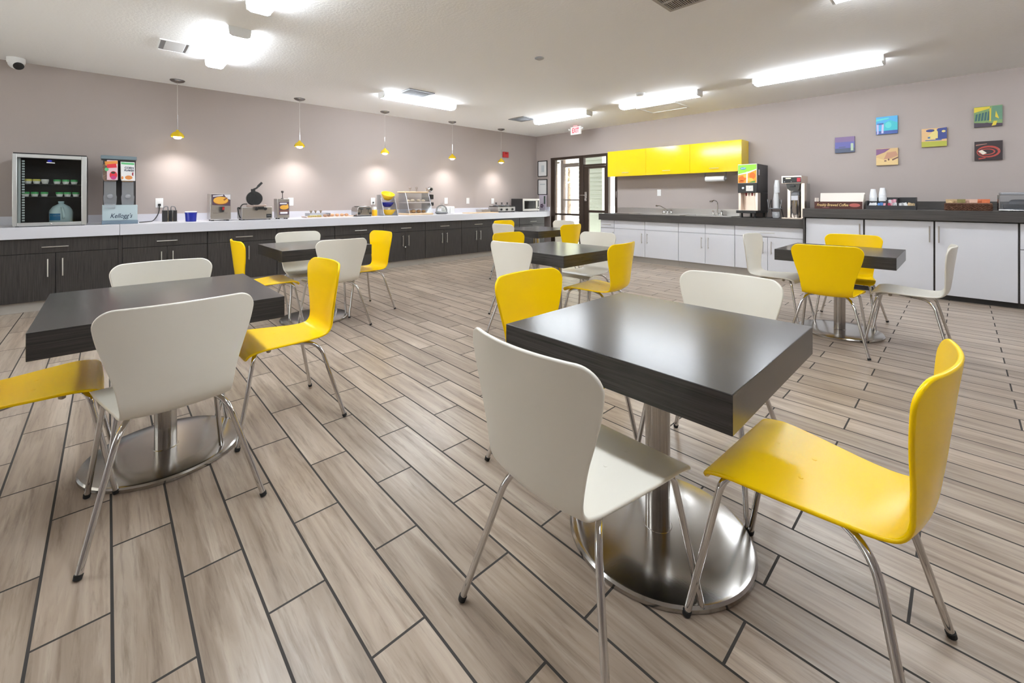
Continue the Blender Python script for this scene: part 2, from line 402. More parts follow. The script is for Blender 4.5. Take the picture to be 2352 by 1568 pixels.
MB().box(-.36, .36, -.29, -.26, -.014, 0).box(-.36, .36, .26, .29, -.014, 0).box(-.36, -.33, -.26, .26, -.014, 0).box(.33, .36, -.26, .26, -.014, 0).build('frame', WPLAS, t)
MB().box(-.33, .33, -.26, .26, -.006, 0).build('panel', CEIL, t)
t = thing('smoke_detector', 'small white round smoke detector on the ceiling', 'smoke detector', (-3.44, 6.0, CZ))
MB().lathe([(.065, 0), (.065, -.02), (.05, -.04), (.02, -.045)]).build('cover', WPLAS, t); MB().lathe([(.075, 0), (.075, -.012)]).build('base', WPLAS, t)
t = thing('sprinkler_cover', 'small grey round sprinkler cover on the middle of the ceiling', 'sprinkler', (-3.382, 3.644, CZ))
MB().lathe([(.055, 0), (.055, -.006), (.05, -.01)]).build('ring', VGREY, t); MB().lathe([(.035, -.01), (.03, -.02)]).build('cap', mat('cover_grey', (.25, .24, .23), .5), t)
t = thing('dome_camera', 'white dome security camera at the ceiling in the left corner', 'security camera', (-7.58, -.775, CZ))
MB().lathe([(.075, 0), (.075, -.045), (.072, -.06)]).build('base', WPLAS, t)
MB().ball((0, 0, -.06), .068).build('dome', WPLAS, t)
q = MB().lathe([(.045, 0), (.045, .012), (.03, .018)], n=20).build('lens', BLACK, t, loc=(.040, .022, -.094)); q.rotation_euler = (0, R(125), R(28))

# exit sign
t = thing('exit_sign', 'white exit sign with red letters hanging over the glass door', 'sign', (-5.955, 7.62, CZ))
MB().box(-.14, .14, -.02, .02, -.20, -.025).build('housing', WPLAS, t, bevel=.006)
MB().box(-.06, .06, -.03, .03, -.03, 0).build('canopy', C('pink_canopy', .8, .45, .45), t, bevel=.004)
for s_ in (-1, 1):
    MB().cyl((s_*.14, 0, -.08), (s_*.175, 0, -.075), .012).ball((s_*.185, -.01, -.075), .022).build('lamp_head', WPLAS, t)
text('EXIT', .15, 'lettering', mat('exit_red', (.75, .03, .05), .4, emit=(1, .06, .08), estr=.6), t, (0, -.0215, -.115), off=.004, width=.19)

# ------------------------------------------------------------------ pendants
def pendant(y, label):
    x, zb = -7.46, 2.085
    t = thing('pendant_lamp', label, 'pendant lamp', (x, y, CZ), 0, 'yellow pendant lamps over the white counter')
    MB().lathe([(.085, 0), (.085, -.008), (.070, -.022), (.035, -.034), (.012, -.04)], n=28).build('canopy', mat('dark_nickel', (.30, .29, .28), .18, 1.), t)
    h = zb-CZ
    MB().cyl((0,0,-.035), (0,0,h+.33), .0035, n=8).build('cord', mat('cord_grey', (.55, .53, .5), .5), t)
    MB().cyl((0,0,h+.33), (0,0,h+.12), .006, n=10).build('stem', CHROME, t)
    MB().lathe([(.012, h+.125), (.018, h+.11), (.03, h+.10), (.056, h+.08), (.077, h+.052), (.081, h+.035), (.074, h+.024), (.066, h+.026), (.071, h+.037), (.067, h+.052), (.048, h+.077), (.026, h+.095)], n=28, cap=False).build('shade', mat('yellow_glass_shade', (.72, .50, .01), .15, coat=.5), t)
    MB().lathe([(.02, h+.07), (.045, h+.035), (.046, h+.018), (.035, h+.004), (.012, h-.002)], n=20).build('bulb', BULB, t)
    ld = bpy.data.lights.new('pendant_spot', 'SPOT'); ld.energy = PEND; ld.color = (1., .97, .95); ld.spot_size = R(134); ld.spot_blend = 1.; ld.shadow_soft_size = .035
    lo = bpy.data.objects.new('pendant_spot', ld); COL.objects.link(lo); lo.parent = t; lo.location = (0, 0, h-.01)
PEND = 17.
for y, l in ((.70, 'yellow pendant lamp above the black caddy, nearest of the row'), (2.28, 'yellow pendant lamp above the syrup dispenser'), (3.78, 'yellow pendant lamp above the stacked bowl stand'),
             (5.32, 'yellow pendant lamp above the white napkin holder'), (6.72, 'yellow pendant lamp beside the red fire alarm')): pendant(y, l)

# ------------------------------------------------------------------ cabinets
def bar_handle(p0, p1, parent, out=(0, -1, 0), r=.006):
    p0, p1, o = Vector(p0), Vector(p1), Vector(out)
    d = (p1-p0).normalized(); m = MB()
    m.cyl(p0+o*.032, p1+o*.032, r, n=10)
    for q in (p0+d*.02, p1-d*.02): m.cyl(q, q+o*.032, r*.8, n=8)
    return m.build('handle', HANDLE, parent)
def base_cabinet(name, label, cat, place, W, H, D, mb, toe, layout, group, toe_h=.113, split=.647, gap=.003):
    # local: x centred, front of doors at y=0, floor z=0
    t = place(name, label, cat, group)
    MB().box(-W/2, W/2, .022, D, toe_h, H).build('carcass', mb, t)
    MB().box(-W/2, W/2, .045, D-.01, 0, toe_h).build('toe_kick', toe, t)
    for kind, x0, x1, z0, z1, hd in layout:
        p = MB().box(x0+gap, x1-gap, 0, .02, z0+gap, z1-gap).build(kind, mb, t, bevel=.0015)
        if hd == 'H': c = (x0+x1)/2; bar_handle((c-.105, 0, z0+.07), (c+.105, 0, z0+.07), p)
        elif hd == 'L': bar_handle((x0+.058, 0, z1-.265), (x0+.058, 0, z1-.065), p)
        elif hd == 'R': bar_handle((x1-.058, 0, z1-.265), (x1-.058, 0, z1-.065), p)
        elif hd == 'K': MB().lathe([(.012, 0), (.012, -.012), (.006, -.016)], (x1-.03, 0, z1-.09), 12, 'Y').build('lock', HANDLE, p)
    return t
GL = 'dark base cabinets under the white counter'
def left_unit(y0, y1, label, lock=False):
    W, c = y1-y0, (y0+y1)/2
    H, sp = .813, .647
    t = base_cabinet('base_cabinet', label, 'cabinet', lambda n, l, k, g: thing(n, l, k, (-7.10, c, 0), 90, g), W, H, .655, DCAB, TOE,
        [('drawer', -W/2, W/2, sp, H, 'H'), ('door', -W/2, 0, .113, sp, 'R'), ('door', 0, W/2, .113, sp, 'L')], GL)
    if lock: MB().lathe([(.013, 0), (.013, -.012), (.006, -.018)], (0, 0, .363), 12, 'Y').build('lock', HANDLE, t)
left_unit(-.955, .093, 'dark woodgrain base cabinet below the glass door fridge, leftmost of the row')
left_unit(.131, .989, 'dark woodgrain base cabinet below the black caddy and blue tub')
left_unit(.992, 1.85, 'dark woodgrain base cabinet below the waffle iron, behind a yellow chair')
left_unit(1.853, 2.711, 'dark woodgrain base cabinet below the syrup dispenser, behind a white chair back')
left_unit(2.714, 3.572, 'dark woodgrain base cabinet below the chrome toaster')
left_unit(3.575, 4.433, 'dark woodgrain base cabinet with a round lock, below the pastry case', True)
left_unit(4.436, 5.294, 'dark woodgrain base cabinet below the white napkin holder')
left_unit(5.297, 6.15, 'dark woodgrain base cabinet below the pale cutting board')
left_unit(6.153, 6.97, 'dark woodgrain base cabinet below the food warmer, behind stacked chair backs')
left_unit(6.973, 7.83, 'dark woodgrain base cabinet below the microwave, nearest the glass door')
MB_ = MB().box(-7.755, -7.11, .0945, .1295, .0, .813).build('filler_panel', DCAB); tag(MB_, 'narrow dark filler strip between the two leftmost dark cabinets', 'panel')

def counter(name, label, poly, z0, z1, m):
    t = tag(MB().prism(poly, z0, z1, 'Z').build(name, m, bevel=.004), label, 'countertop'); return t
c1 = counter('countertop', 'white laminate countertop section under the glass door fridge', [(WX+.003, -1.0), (-7.06, -1.0), (-7.06, .106), (WX+.003, .106)], .815, .945, WTOP)
MB().box(WX, WX+.02, -1.0, .106, .945, 1.048).build('backsplash', WTOP, c1)
c2 = counter('countertop', 'long white laminate countertop from the cereal dispenser to the glass door', [(WX+.003, .109), (-7.06, .109), (-7.06, 7.85), (-7.29, 8.246), (WX+.003, 8.246)], .815, .945, WTOP)
MB().box(WX, WX+.02, .109, 8.248, .945, 1.048).box(WX+.02, -7.285, 8.228, 8.248, .945, 1.048).build('backsplash', WTOP, c2)

# back-wall sink run
GW = 'white base cabinets under the sink counter'
def sink_unit(x0, x1, label, lay):
    W, c = x1-x0, (x0+x1)/2
    base_cabinet('base_cabinet', label, 'cabinet', lambda n, l, k, g: thing(n, l, k, (c, 7.62, 0), 0, g), W, .813, .625, WLAM, TOE, lay(W/2), GW)
sink_unit(-5.30, -4.962, 'narrow white base cabinet at the door end of the sink counter', lambda h: [('drawer', -h, h, .647, .813, 'H'), ('door', -h, h, .113, .647, 'K')])
sink_unit(-4.959, -3.594, 'white double door cabinet under the left faucet', lambda h: [('false_front', -h, .01, .647, .813, ''), ('false_front', .01, h, .647, .813, ''), ('door', -h, .01, .113, .647, 'R'), ('door', .01, h, .113, .647, 'L')])
sink_unit(-3.591, -2.62, 'white double door cabinet under the right faucet', lambda h: [('false_front', -h, .0, .647, .813, ''), ('false_front', .0, h, .647, .813, ''), ('door', -h, 0, .113, .647, 'R'), ('door', 0, h, .113, .647, 'L')])
sink_unit(-2.617, -1.642, 'white cabinet with a full width drawer under the coffee brewer', lambda h: [('drawer', -h, h, .647, .813, 'H'), ('door', -h, 0, .113, .647, 'R'), ('door', 0, h, .113, .647, 'L')])
m = MB()
SX = [(-4.62, -3.62), (-3.46, -2.72)]
Y0, Y1, ya, yb = 7.58, 8.248, 7.70, 8.06
xs = [-5.32, SX[0][0], SX[0][1], SX[1][0], SX[1][1], -1.63]
for i in range(5):
    if i in (1, 3): m.box(xs[i], xs[i+1], Y0, ya, .815, .945); m.box(xs[i], xs[i+1], yb, Y1, .815, .945)
    else: m.box(xs[i], xs[i+1], Y0, Y1, .815, .945)
bmesh.ops.remove_doubles(m.bm, verts=m.bm.verts, dist=1e-5)
tag(m.build('countertop', DCTR), 'dark woodgrain countertop holding the two sinks', 'countertop')
t = thing('steel_backsplash', 'stainless steel backsplash strip behind the two faucets', 'backsplash', (-3.55, 8.248, .946))
MB().box(-1.70, .80, -.012, 0, 0, .12).build('upstand', STEELD, t); MB().box(-1.70, .80, -.16, -.012, 0, .004).build('ledge', STEELD, t)
for (a, b), lb in zip(SX, ('stainless sink bowl below the left faucet', 'stainless sink bowl below the right faucet')):
    t = thing('sink', lb, 'sink', ((a+b)/2, (ya+yb)/2, .945)); w, d = (b-a)/2-.002, (yb-ya)/2-.002
    mm = MB()
    mm.box(-w-.03, w+.03, -d-.03, -d+.01, .0005, .010).box(-w-.03, w+.03, d-.01, d+.015, .0005, .010).box(-w-.03, -w+.01, -d+.01, d-.01, .0005, .010).box(w-.01, w+.03, -d+.01, d-.01, .0005, .010)
    mm.build('rim', STEELD, t, bevel=.003)
    mm = MB().box(-w, w, -d, -d+.004, -.17, 0).box(-w, w, d-.004, d, -.17, 0).box(-w, -w+.004, -d, d, -.17, 0).box(w-.004, w, -d, d, -.17, 0).box(-w, w, -d, d, -.174, -.17)
    mm.build('basin', STEELD, t)
    MB().lathe([(.045, -.17), (.045, -.166), (.03, -.168)], n=20).build('drain', CHROME, t)
def faucet(x, label, spout):
    t = thing('faucet', label, 'faucet', (x, 8.12, .951))
    MB().box(-.10, .10, -.03, .03, 0, .014).build('deck_plate', CHROME, t, bevel=.005)
    for s_ in (-1, 1): MB().lathe([(.02, .014), (.022, .03), (.012, .05), (.02, .062), (.024, .075), (.012, .085)], (s_*.075, 0, 0), 16).build('knob', CHROME, t)
    MB().lathe([(.018, .01), (.018, .04), (.013, .055)], n=16).tube(fillet(spout, .05), .010, 12).build('spout', CHROME, t)
    e = spout[-1]; MB().lathe([(.014, -.012), (.026, -.004), (.028, .016), (.014, .024)], e, 14).build('aerator', CHROME, t)
faucet(-4.05, 'low angled chrome faucet at the left sink', [(0, 0, .04), (.0, 0, .075), (-.115, -.09, .17), (-.15, -.14, .16)])
faucet(-3.09, 'tall chrome gooseneck faucet at the right sink', [(0, 0, .04), (0, 0, .25), (-.03, -.07, .285), (-.06, -.13, .25)])
t = tag(MB().box(-1.628, -1.605, 7.50, 8.246, 0, .985).build('end_panel', DCTR), 'dark upright end panel between the sink run and the raised counter', 'panel')

# raised counter on the right
GR = 'white door cabinets under the raised counter'
def tall_unit(x0, x1, label, doors):
    W, c = x1-x0, (x0+x1)/2
    t = thing('tall_cabinet', label, 'cabinet', (c, 7.535, 0), 0, GR)
    MB().box(-W/2, W/2, .022, .71, .062, .984).build('carcass', DCTR, t); MB().box(-W/2, W/2, .05, .70, 0, .062).build('toe_kick', C('dark_toe', .03, .027, .025), t)
    for kind, a, b, z0, z1, hd in doors:
        a -= c; b -= c
        p = MB().box(a, b, 0, .02, z0, z1).build(kind, WLAM, t, bevel=.0015)
        if hd == 'R': bar_handle((b-.032, 0, .712), (b-.032, 0, .915), p, r=.007)
        if hd == 'L': bar_handle((a+.032, 0, .712), (a+.032, 0, .915), p, r=.007)
        if hd == 'H': bar_handle(((a+b)/2-.1, 0, z1-.1), ((a+b)/2+.1, 0, z1-.1), p, r=.007)
tall_unit(-1.604, -.928, 'white single door cabinet with dark edges, below the coffee packet box', [('door', -1.597, -.938, .066, .970, 'R')])
tall_unit(-.927, .445, 'wide white two door cabinet with dark edges, below the wicker basket', [('door', -.918, -.25, .066, .972, 'R'), ('door', -.232, .437, .066, .972, 'L')])
tall_unit(.446, 1.75, 'white cabinet cut off by the right edge of the photo', [('drawer', .455, 1.095, .683, .974, 'H'), ('door', .455, 1.095, .066, .675, ''), ('door', 1.11, 1.74, .066, .974, 'L')])
t = tag(MB().box(-1.63, 1.80, 7.48, 8.248, .986, 1.112).build('countertop', DCTR, bevel=.003), 'raised dark woodgrain countertop on the right', 'countertop')
MB().box(-1.63, 1.80, 8.228, 8.248, 1.112, 1.222).build('backsplash', DCTR, t)

# yellow wall cupboards
for a, b, lb in ((-5.31, -4.405, 'glossy yellow wall cupboard nearest the glass door'), (-4.403, -3.506, 'glossy yellow wall cupboard in the middle of the three'), (-3.504, -2.606, 'glossy yellow wall cupboard nearest the juice dispenser')):
    t = thing('wall_cupboard', lb, 'cupboard', ((a+b)/2, 7.90, 1.733), 0, 'yellow wall cupboards'); w = (b-a)/2
    MB().box(-w, w, .022, .348, 0, .544).build('carcass', YELGLOSS, t)
    p = MB().box(-w+.001, w-.001, 0, .02, .001, .543).build('door', YELGLOSS, t, bevel=.0015)
    bar_handle((-.08, 0, .072), (.08, 0, .072), p, r=.005)
t = thing('paper_towel_holder', 'paper towel roll hanging under the yellow cupboards', 'paper towel', (-3.09, 8.02, 1.733))
MB().cyl((-.165, 0, -.112), (.165, 0, -.112), .05, n=24).build('roll', PAPER, t)
m = MB().box(-.19, -.18, -.015, .015, -.13, 0).box(.18, .19, -.015, .015, -.13, 0).cyl((-.19, 0, -.112), (.2, 0, -.112), .012).box(-.19, .19, -.03, .03, -.006, 0); m.build('bracket', GREYP, t)

# ------------------------------------------------------------------ tables
GT = 'square dark pedestal tables'
def table(x, y, sx, sy, label, rb=.33):
    t = thing('pedestal_table', label, 'table', (x, y, 0), 0, GT)
    tp = MB().box(-sx/2, sx/2, -sy/2, sy/2, .677, .78).build('tabletop', [DTOP, DTOPY], t, bevel=.002)
    for p in tp.data.polygons: p.material_index = 1 if abs(p.normal.x) > .7 else 0
    MB().lathe([(.045, .02), (.045, .665)], n=36).build('column', STEEL, t)
    MB().box(-.2, .2, -.2, .2, .665, .677).build('mounting_plate', BLACK, t)
    MB().lathe([(rb-.004, .0), (rb, .004), (rb, .016), (rb-.007, .023), (rb-.016, .0255), (.2, .0275), (.052, .029), (.05, .031), (.02, .031)], n=72).build('base_plate', STEEL, t, angle=28)
    return t
table(-.795, 1.515, .818, .812, 'dark square table with empty top in the right foreground')
table(-2.735, .21, .88, .845, 'dark square table in the left foreground', .315)
table(-4.70, 1.585, .86, .86, 'dark square table behind the left foreground one, nearest the waffle iron')
table(-2.73, 3.20, .88, .87, 'dark square table in the middle of the room, in line with the glass door')
table(-4.70, 5.0, .88, .88, 'farthest dark square table, just before the glass door')
table(-.80, 5.04, .87, .83, 'dark square table before the white cabinets on the right')

# ------------------------------------------------------------------ chairs
def catmull(P, n):
    out = []
    for i in range(len(P)-1):
        p0, p1, p2, p3 = P[max(i-1,0)], P[i], P[i+1], P[min(i+2, len(P)-1)]
        for k in range(n):
            t = k/n
            out.append(tuple(.5*((2*b)+(-a+c)*t+(2*a-5*b+4*c-d)*t*t+(-a+3*b-3*c+d)*t**3) for a, b, c, d in zip(p0, p1, p2, p3)))
    out.append(tuple(P[-1])); return out
# y, z, half width, forward curl of the edges
PROF = [(.222, .432, .225, -.004), (.213, .449, .226, 0), (.192, .460, .226, .0), (.14, .466, .224, .002), (.06, .462, .212, .004), (-.02, .457, .196, .005), (-.10, .452, .180, .007),
        (-.165, .451, .170, .010), (-.210, .460, .166, .013), (-.238, .485, .166, .018), (-.252, .52, .170, .022), (-.259, .565, .177, .027), (-.267, .625, .191, .033),
        (-.274, .69, .211, .040), (-.281, .75, .228, .045), (-.288, .81, .239, .048), (-.296, .862, .241, .050)]
def shell_parts(mname, m):
    dense = catmull(PROF, 10)
    s = [0.]
    for a, b in zip(dense, dense[1:]): s.append(s[-1]+math.hypot(b[0]-a[0], b[1]-a[1]))
    Ltot = s[-1]
    def ev(t):
        t = min(max(t, 0), Ltot)
        for i in range(len(s)-1):
            if s[i+1] >= t:
                k = (t-s[i])/max(1e-9, s[i+1]-s[i]); return [dense[i][j]*(1-k)+dense[i+1][j]*k for j in range(4)]
        return list(dense[-1])
    rf, rt = .035, .057
    ts = [rf*(1-cos(pi/2*i/7)) for i in range(8)] + [rf + (Ltot-rt-rf)*i/56 for i in range(1, 56)] + [Ltot-rt*(1-cos(pi/2*(9-i)/9)) for i in range(10)]
    NU = 22
    G = []; 
    for t in ts:
        y, z, hw, k = ev(t)
        yp, zp, _, _ = ev(t+.002); ym, zm, _, _ = ev(t-.002)
        ty, tz = yp-ym, zp-zm; l = math.hypot(ty, tz); n2 = (tz/l, -ty/l)   # rotates the tangent; points up on the seat
        h = hw
        if t < rf: h = hw-rf+sqrt(max(0, rf*rf-(rf-t)**2))
        if Ltot-t < rt: d = Ltot-t; h = hw-rt+sqrt(max(0, rt*rt-(rt-d)**2))
        row = []
        for j in range(NU+1):
            u = -1+2*j/NU; x = u*h; q = k*(x/hw)**2
            crown = .010*(1-(x/hw)**2) if t > Ltot-.06 else 0
            kk = max(0, (t-(Ltot-.06))/.06)
            row.append(Vector((x, y+n2[0]*q, z+n2[1]*q+crown*kk*kk)))
        G.append(row)
    NR = len(G)
    Nn = []
    for i in range(NR):
        r = []
        for j in range(NU+1):
            a = G[min(i+1, NR-1)][j]-G[max(i-1, 0)][j]; b = G[i][min(j+1, NU)]-G[i][max(j-1, 0)]
            n = b.cross(a); n.normalize(); r.append(n)
        Nn.append(r)
    if Nn[20][11].z < 0: Nn = [[-n for n in r] for r in Nn]
    seam = next(i for i in range(NR) if ev(ts[i])[0] < -.21 and ev(ts[i])[1] > .455)
    T = .0062
    def make(name, i0, i1, end):
        verts, nors, faces = [], [], []
        idx = {}
        for side in (1, -1):
            for i in range(i0, i1+1):
                for j in range(NU+1):
                    idx[(side, i, j)] = len(verts); verts.append(G[i][j]+Nn[i][j]*T*side); nors.append(Nn[i][j]*side)
            for i in range(i0, i1):
                for j in range(NU):
                    f = [idx[(side, i, j)], idx[(side, i, j+1)], idx[(side, i+1, j+1)], idx[(side, i+1, j)]]
                    faces.append(f if side == 1 else f[::-1])
        if end == 'front': path = [(i, 0) for i in range(i1, i0, -1)] + [(i0, j) for j in range(NU+1)] + [(i, NU) for i in range(i0+1, i1+1)]
        else: path = [(i, 0) for i in range(i0, i1)] + [(i1, j) for j in range(NU+1)] + [(i, NU) for i in range(i1-1, i0-1, -1)]
        rings = []
        cen = G[(i0+i1)//2][NU//2]
        for k, (i, j) in enumerate(path):
            a = path[max(k-1, 0)]; b = path[min(k+1, len(path)-1)]
            tg = G[b[0]][b[1]]-G[a[0]][a[1]]; n = Nn[i][j]; o = tg.cross(n)
            if o.length < 1e-9: o = Vector((1, 0, 0))
            o.normalize()
            if o.dot(G[i][j]-cen) < 0: o = -o
            ring = [idx[(1, i, j)]]
            for ang in (40, 90, 140):
                d = n*cos(R(ang))+o*sin(R(ang)); ring.append(len(verts)); verts.append(G[i][j]+d*T); nors.append(d)
            ring.append(idx[(-1, i, j)]); rings.append(ring)
        for A, B in zip(rings, rings[1:]):
            for q in range(4): faces.append([A[q], A[q+1], B[q+1], B[q]])
        me = bpy.data.meshes.new(name); me.from_pydata(verts, [], faces)
        bm = bmesh.new(); bm.from_mesh(me); bmesh.ops.recalc_face_normals(bm, faces=bm.faces); 
        bm.to_mesh(me); bm.free()
        me.polygons.foreach_set('use_smooth', [True]*len(me.polygons))
        me.normals_split_custom_set_from_vertices([tuple(n) for n in nors])
        me.materials.append(m); return me
    return make('seat', 0, seam, 'front'), make('backrest', seam, NR-1, 'top')
def legpath(front, sx):
    if front: return fillet([(sx*.06, .115, .437), (sx*.188, .178, .4415), (sx*.240, .262, .012)], .05, 8)
    return fillet([(sx*.05, .045, .4375), (sx*.165, -.160, .4295), (sx*.275, -.262, .012)], .085, 10)
def make_chair(m, bm_):
    t = thing('dining_chair', '', 'chair')
    sm, bk = shell_parts('x', m)
    for me in (sm, bk):
        o = bpy.data.objects.new(me.name, me); COL.objects.link(o); o.parent = t
    for fr in (True, False):
        for sx in (-1, 1):
            P = legpath(fr, sx)
            l = MB().tube(P, .0105, 12).build('leg', CHROME, t)
            a, b = P[-2], P[-1]; d = (b-a).normalized()
            MB().cyl(b-d*.006, b+d*.0085, .0128, .0118, 14).build('foot_cap', RUB, l)
    MB().tube([(-.07, .115, .437), (.07, .115, .437)], .0105, 12).tube([(-.06, .045, .4375), (.06, .045, .4375)], .0105, 12).box(-.055, .055, .035, .125, .4405, .455).build('seat_frame', CHROME, t)
    for x, y, z in ((-.07, .115, .4712), (.07, .115, .4712), (-.065, .015, .4660), (.065, .015, .4660)):
        MB().lathe([(.0065, -.002), (.006, .0008), (.003, .0012)], (x, y, z), 12).build('bolt', bm_, t)
    for x in (-.15, .15):
        MB().lathe([(.014, .4575), (.012, .432), (.006, .428)], (x, .10, 0), 10).build('bumper', mat('clear_rubber', (.45, .40, .33), .5), t)
    return t
proto = {'Y': make_chair(YEL, YEL), 'W': make_chair(WHT, WHT)}
used = set()
def chair(kind, x, y, rz, label):
    t = proto[kind] if kind not in used else copy_tree(proto[kind])
    used.add(kind)
    t.location = (x, y, 0); t.rotation_euler = (0, 0, R(rz))
    t['label'] = label; t['group'] = 'yellow bentwood chairs' if kind == 'Y' else 'white bentwood chairs'
RF, LF = 'the right foreground table', 'the left foreground table'
CH = [
 ('W', -.795, 1.062, -1.5, 'white bentwood chair in the right foreground, its back to the camera'),
 ('Y', -.298, 1.497, 87, 'yellow bentwood chair at the far right foreground, seen from the side'),
 ('Y', -1.305, 1.597, -91, 'yellow bentwood chair half hidden behind the left corner of the right foreground table'),
 ('W', -.805, 2.015, 181, 'white bentwood chair behind the right foreground table, only its back showing'),
 ('W', -2.285, .19, 93, 'large white bentwood chair in the left foreground, its back to the camera'),
 ('Y', -2.729, .728, 181, 'yellow bentwood chair right of the left foreground table, seen from the side'),
 ('Y', -2.72, -.24, 1, 'yellow bentwood chair cut off by the left edge of the photo'),
 ('W', -3.12, .25, -90, 'white bentwood chair behind the left foreground table, before the dark cabinets'),
 ('Y', -4.705, 2.096, 184, 'yellow bentwood chair right of the table nearest the waffle iron'),
 ('W', -4.311, 1.625, 90, 'white bentwood chair on the near side of the table nearest the waffle iron'),
 ('Y', -4.625, 1.125, 0, 'yellow bentwood chair left of the table nearest the waffle iron, before the dark cabinets'),
 ('W', -5.03, 1.60, -90, 'white bentwood chair on the far side of the table nearest the waffle iron'),
 ('W', -2.80, 2.855, 6, 'white bentwood chair on the near left side of the middle table'),
 ('Y', -3.28, 3.29, -90, 'yellow bentwood chair on the far left side of the middle table'),
 ('W', -2.84, 3.78, 180, 'white bentwood chair behind the middle table, beside the white sink cabinets'),
 ('Y', -2.285, 3.235, 95, 'yellow bentwood chair on the right side of the middle table'),
 ('W', -4.80, 4.60, 0, 'white bentwood chair on the near left side of the farthest table'),
 ('Y', -5.30, 5.06, -90, 'yellow bentwood chair on the far left side of the farthest table'),
 ('W', -4.80, 5.55, 180, 'white bentwood chair behind the farthest table, against the glass door'),
 ('Y', -4.29, 5.058, 90, 'yellow bentwood chair on the right side of the farthest table'),
 ('Y', -.79, 4.54, 4, 'yellow bentwood chair with its back to the camera before the white cabinets'),
 ('Y', -.80, 5.50, 180, 'yellow bentwood chair on the far side of the table before the white cabinets'),
 ('W', -1.33, 5.10, -94, 'white bentwood chair on the left side of the table before the white cabinets'),
 ('W', -.324, 5.005, 90, 'white bentwood chair on the right side of the table before the white cabinets'),
]
for c in CH: chair(*c)
# ------------------------------------------------------------------ things on the left counter
def feet(m, w, d, z=.012, r=.014):
    for sx in (-1, 1):
        for yy in (.03, d-.03): m.cyl((sx*(w-.03), yy, 0), (sx*(w-.03), yy, z), r, n=10)
    return m
# glass door fridge: world y -.764..-.178, z .945..1.76
ALU = mat('aluminium_frame', (.62, .63, .62), .35, .8)
t = TL('display_fridge', 'small glass door fridge with aluminium frame on the white counter', 'fridge', -.471, -7.17)
FW = .288
m = MB().box(-FW, FW, .045, .05+.46, .012, .03).box(-FW, FW, .045, .51, .795, .828).box(-FW, -FW+.02, .045, .51, .03, .795).box(FW-.02, FW, .045, .51, .03, .795).box(-FW+.02, FW-.02, .49, .51, .03, .795)
m.build('cabinet_body', mat('black_enamel', (.007, .007, .008), .5), t)
feet(MB(), FW, .5).build('feet', BLACK, t)
dr = MB().box(-.29, -.255, .0, .045, .006, .813).box(.245, .29, .0, .045, .006, .813).box(-.255, .245, 0, .045, .772, .813).box(-.255, .245, 0, .045, .006, .045).build('door_frame', ALU, t, bevel=.004)
MB().box(-.255, .245, .016, .022, .045, .772).build('glass_pane', GLASS, dr)
MB().disc(-.01, .746, .018, .011, .0155, .001).build('logo', C('logo_blue', .01, .02, .5), dr)
MB().plate([(-.035, .722), (.03, .719), (.03, .729), (-.035, .732)], .0155, .001).build('logo_line', WPLAS, dr)
MB().lathe([(.011, 0), (.011, -.004), (.006, -.006)], (-.0, 0, .025), 12, 'Y').build('lock', CHROME, dr)
m = MB().box(-.255, -.235, .06, .075, .04, .77)
for i in range(24): m.box(-.225, -.205, .06, .072, .06+i*.029, .06+i*.029+.017)
m.build('gasket_reflection', mat('strip_white', (.62, .68, .70), .4), t)  # pale unlit ribs stand in for the door gasket's bluish reflection
for z in (.335, .482):
    m = MB()
    for i in range(22): m.cyl((-FW+.02+i*.0255, .10, z), (-FW+.02+i*.0255, .46, z), .0022, n=6)
    m.cyl((-FW+.02, .10, z), (FW-.02, .10, z), .003, n=6).cyl((-FW+.02, .46, z), (FW-.02, .46, z), .003, n=6)
    m.build('wire_shelf', mat('dark_wire', (.10, .10, .10), .4, .5), t)
def yogurt(x, z, lid, body, label, y=.13):
    q = thing('yogurt_cup', label, 'yogurt cup', (-7.17-y, -.471+x, .945+z+.0035), 90, 'small cups on the fridge shelves')
    MB().lathe([(.023, 0), (.029, .026), (.030, .030)], n=18).build('cup', body, q)
    MB().lathe([(.031, .030), (.031, .050), (.029, .053)], n=18).build('lid', lid, q)
YLID = mat('yellow_lid', (.66, .60, .12), .45)
row1 = [(-.185, YLID, 'yellow lidded cup, leftmost on the upper fridge shelf'), (-.12, YLID, 'yellow lidded cup, second from left on the upper fridge shelf'), (-.055, WPLAS, 'white lidded cup on the upper fridge shelf'),
        (.04, GREENP, 'green lidded cup nearest the white one on the upper fridge shelf'), (.11, GREENP, 'middle green lidded cup on the upper fridge shelf'), (.18, GREENP, 'rightmost green lidded cup on the upper fridge shelf')]
row2 = [(-.205, 'leftmost green lidded cup on the lower fridge shelf'), (-.135, 'second green lidded cup from the left on the lower fridge shelf'), (-.06, 'third green lidded cup from the left on the lower fridge shelf'),
        (.06, 'fourth green lidded cup from the left on the lower fridge shelf'), (.125, 'fifth green lidded cup from the left on the lower fridge shelf'), (.195, 'rightmost green lidded cup on the lower fridge shelf')]
for x, b, l in row1: yogurt(x, .482, b, WPLAS, l)
for x, l in row2: yogurt(x, .335, GREENP, WPLAS, l)
t = thing('milk_jug', 'plastic gallon milk jug with a blue label in the fridge', 'milk jug', (-7.17-.20, -.471+.07, .976), 90)
m = MB().lathe([(.093, 0), (.098, .01), (.1, .12), (.094, .15), (.07, .19), (.035, .215), (.024, .222), (.024, .235)], n=32)
m.build('bottle', mat('milk_plastic', (.55, .70, .74), .4), t)
MB().lathe([(.026, .235), (.026, .25), (.022, .252)], n=20).build('cap', mat('milk_cap', (.5, .68, .74), .4), t)
MB().tube(fillet([(.01, -.082, .18), (.02, -.125, .16), (.03, -.125, .07), (.02, -.085, .05)], .03), .012, 10).build('handle', mat('milk_plastic', (.55, .70, .74), .4), t)
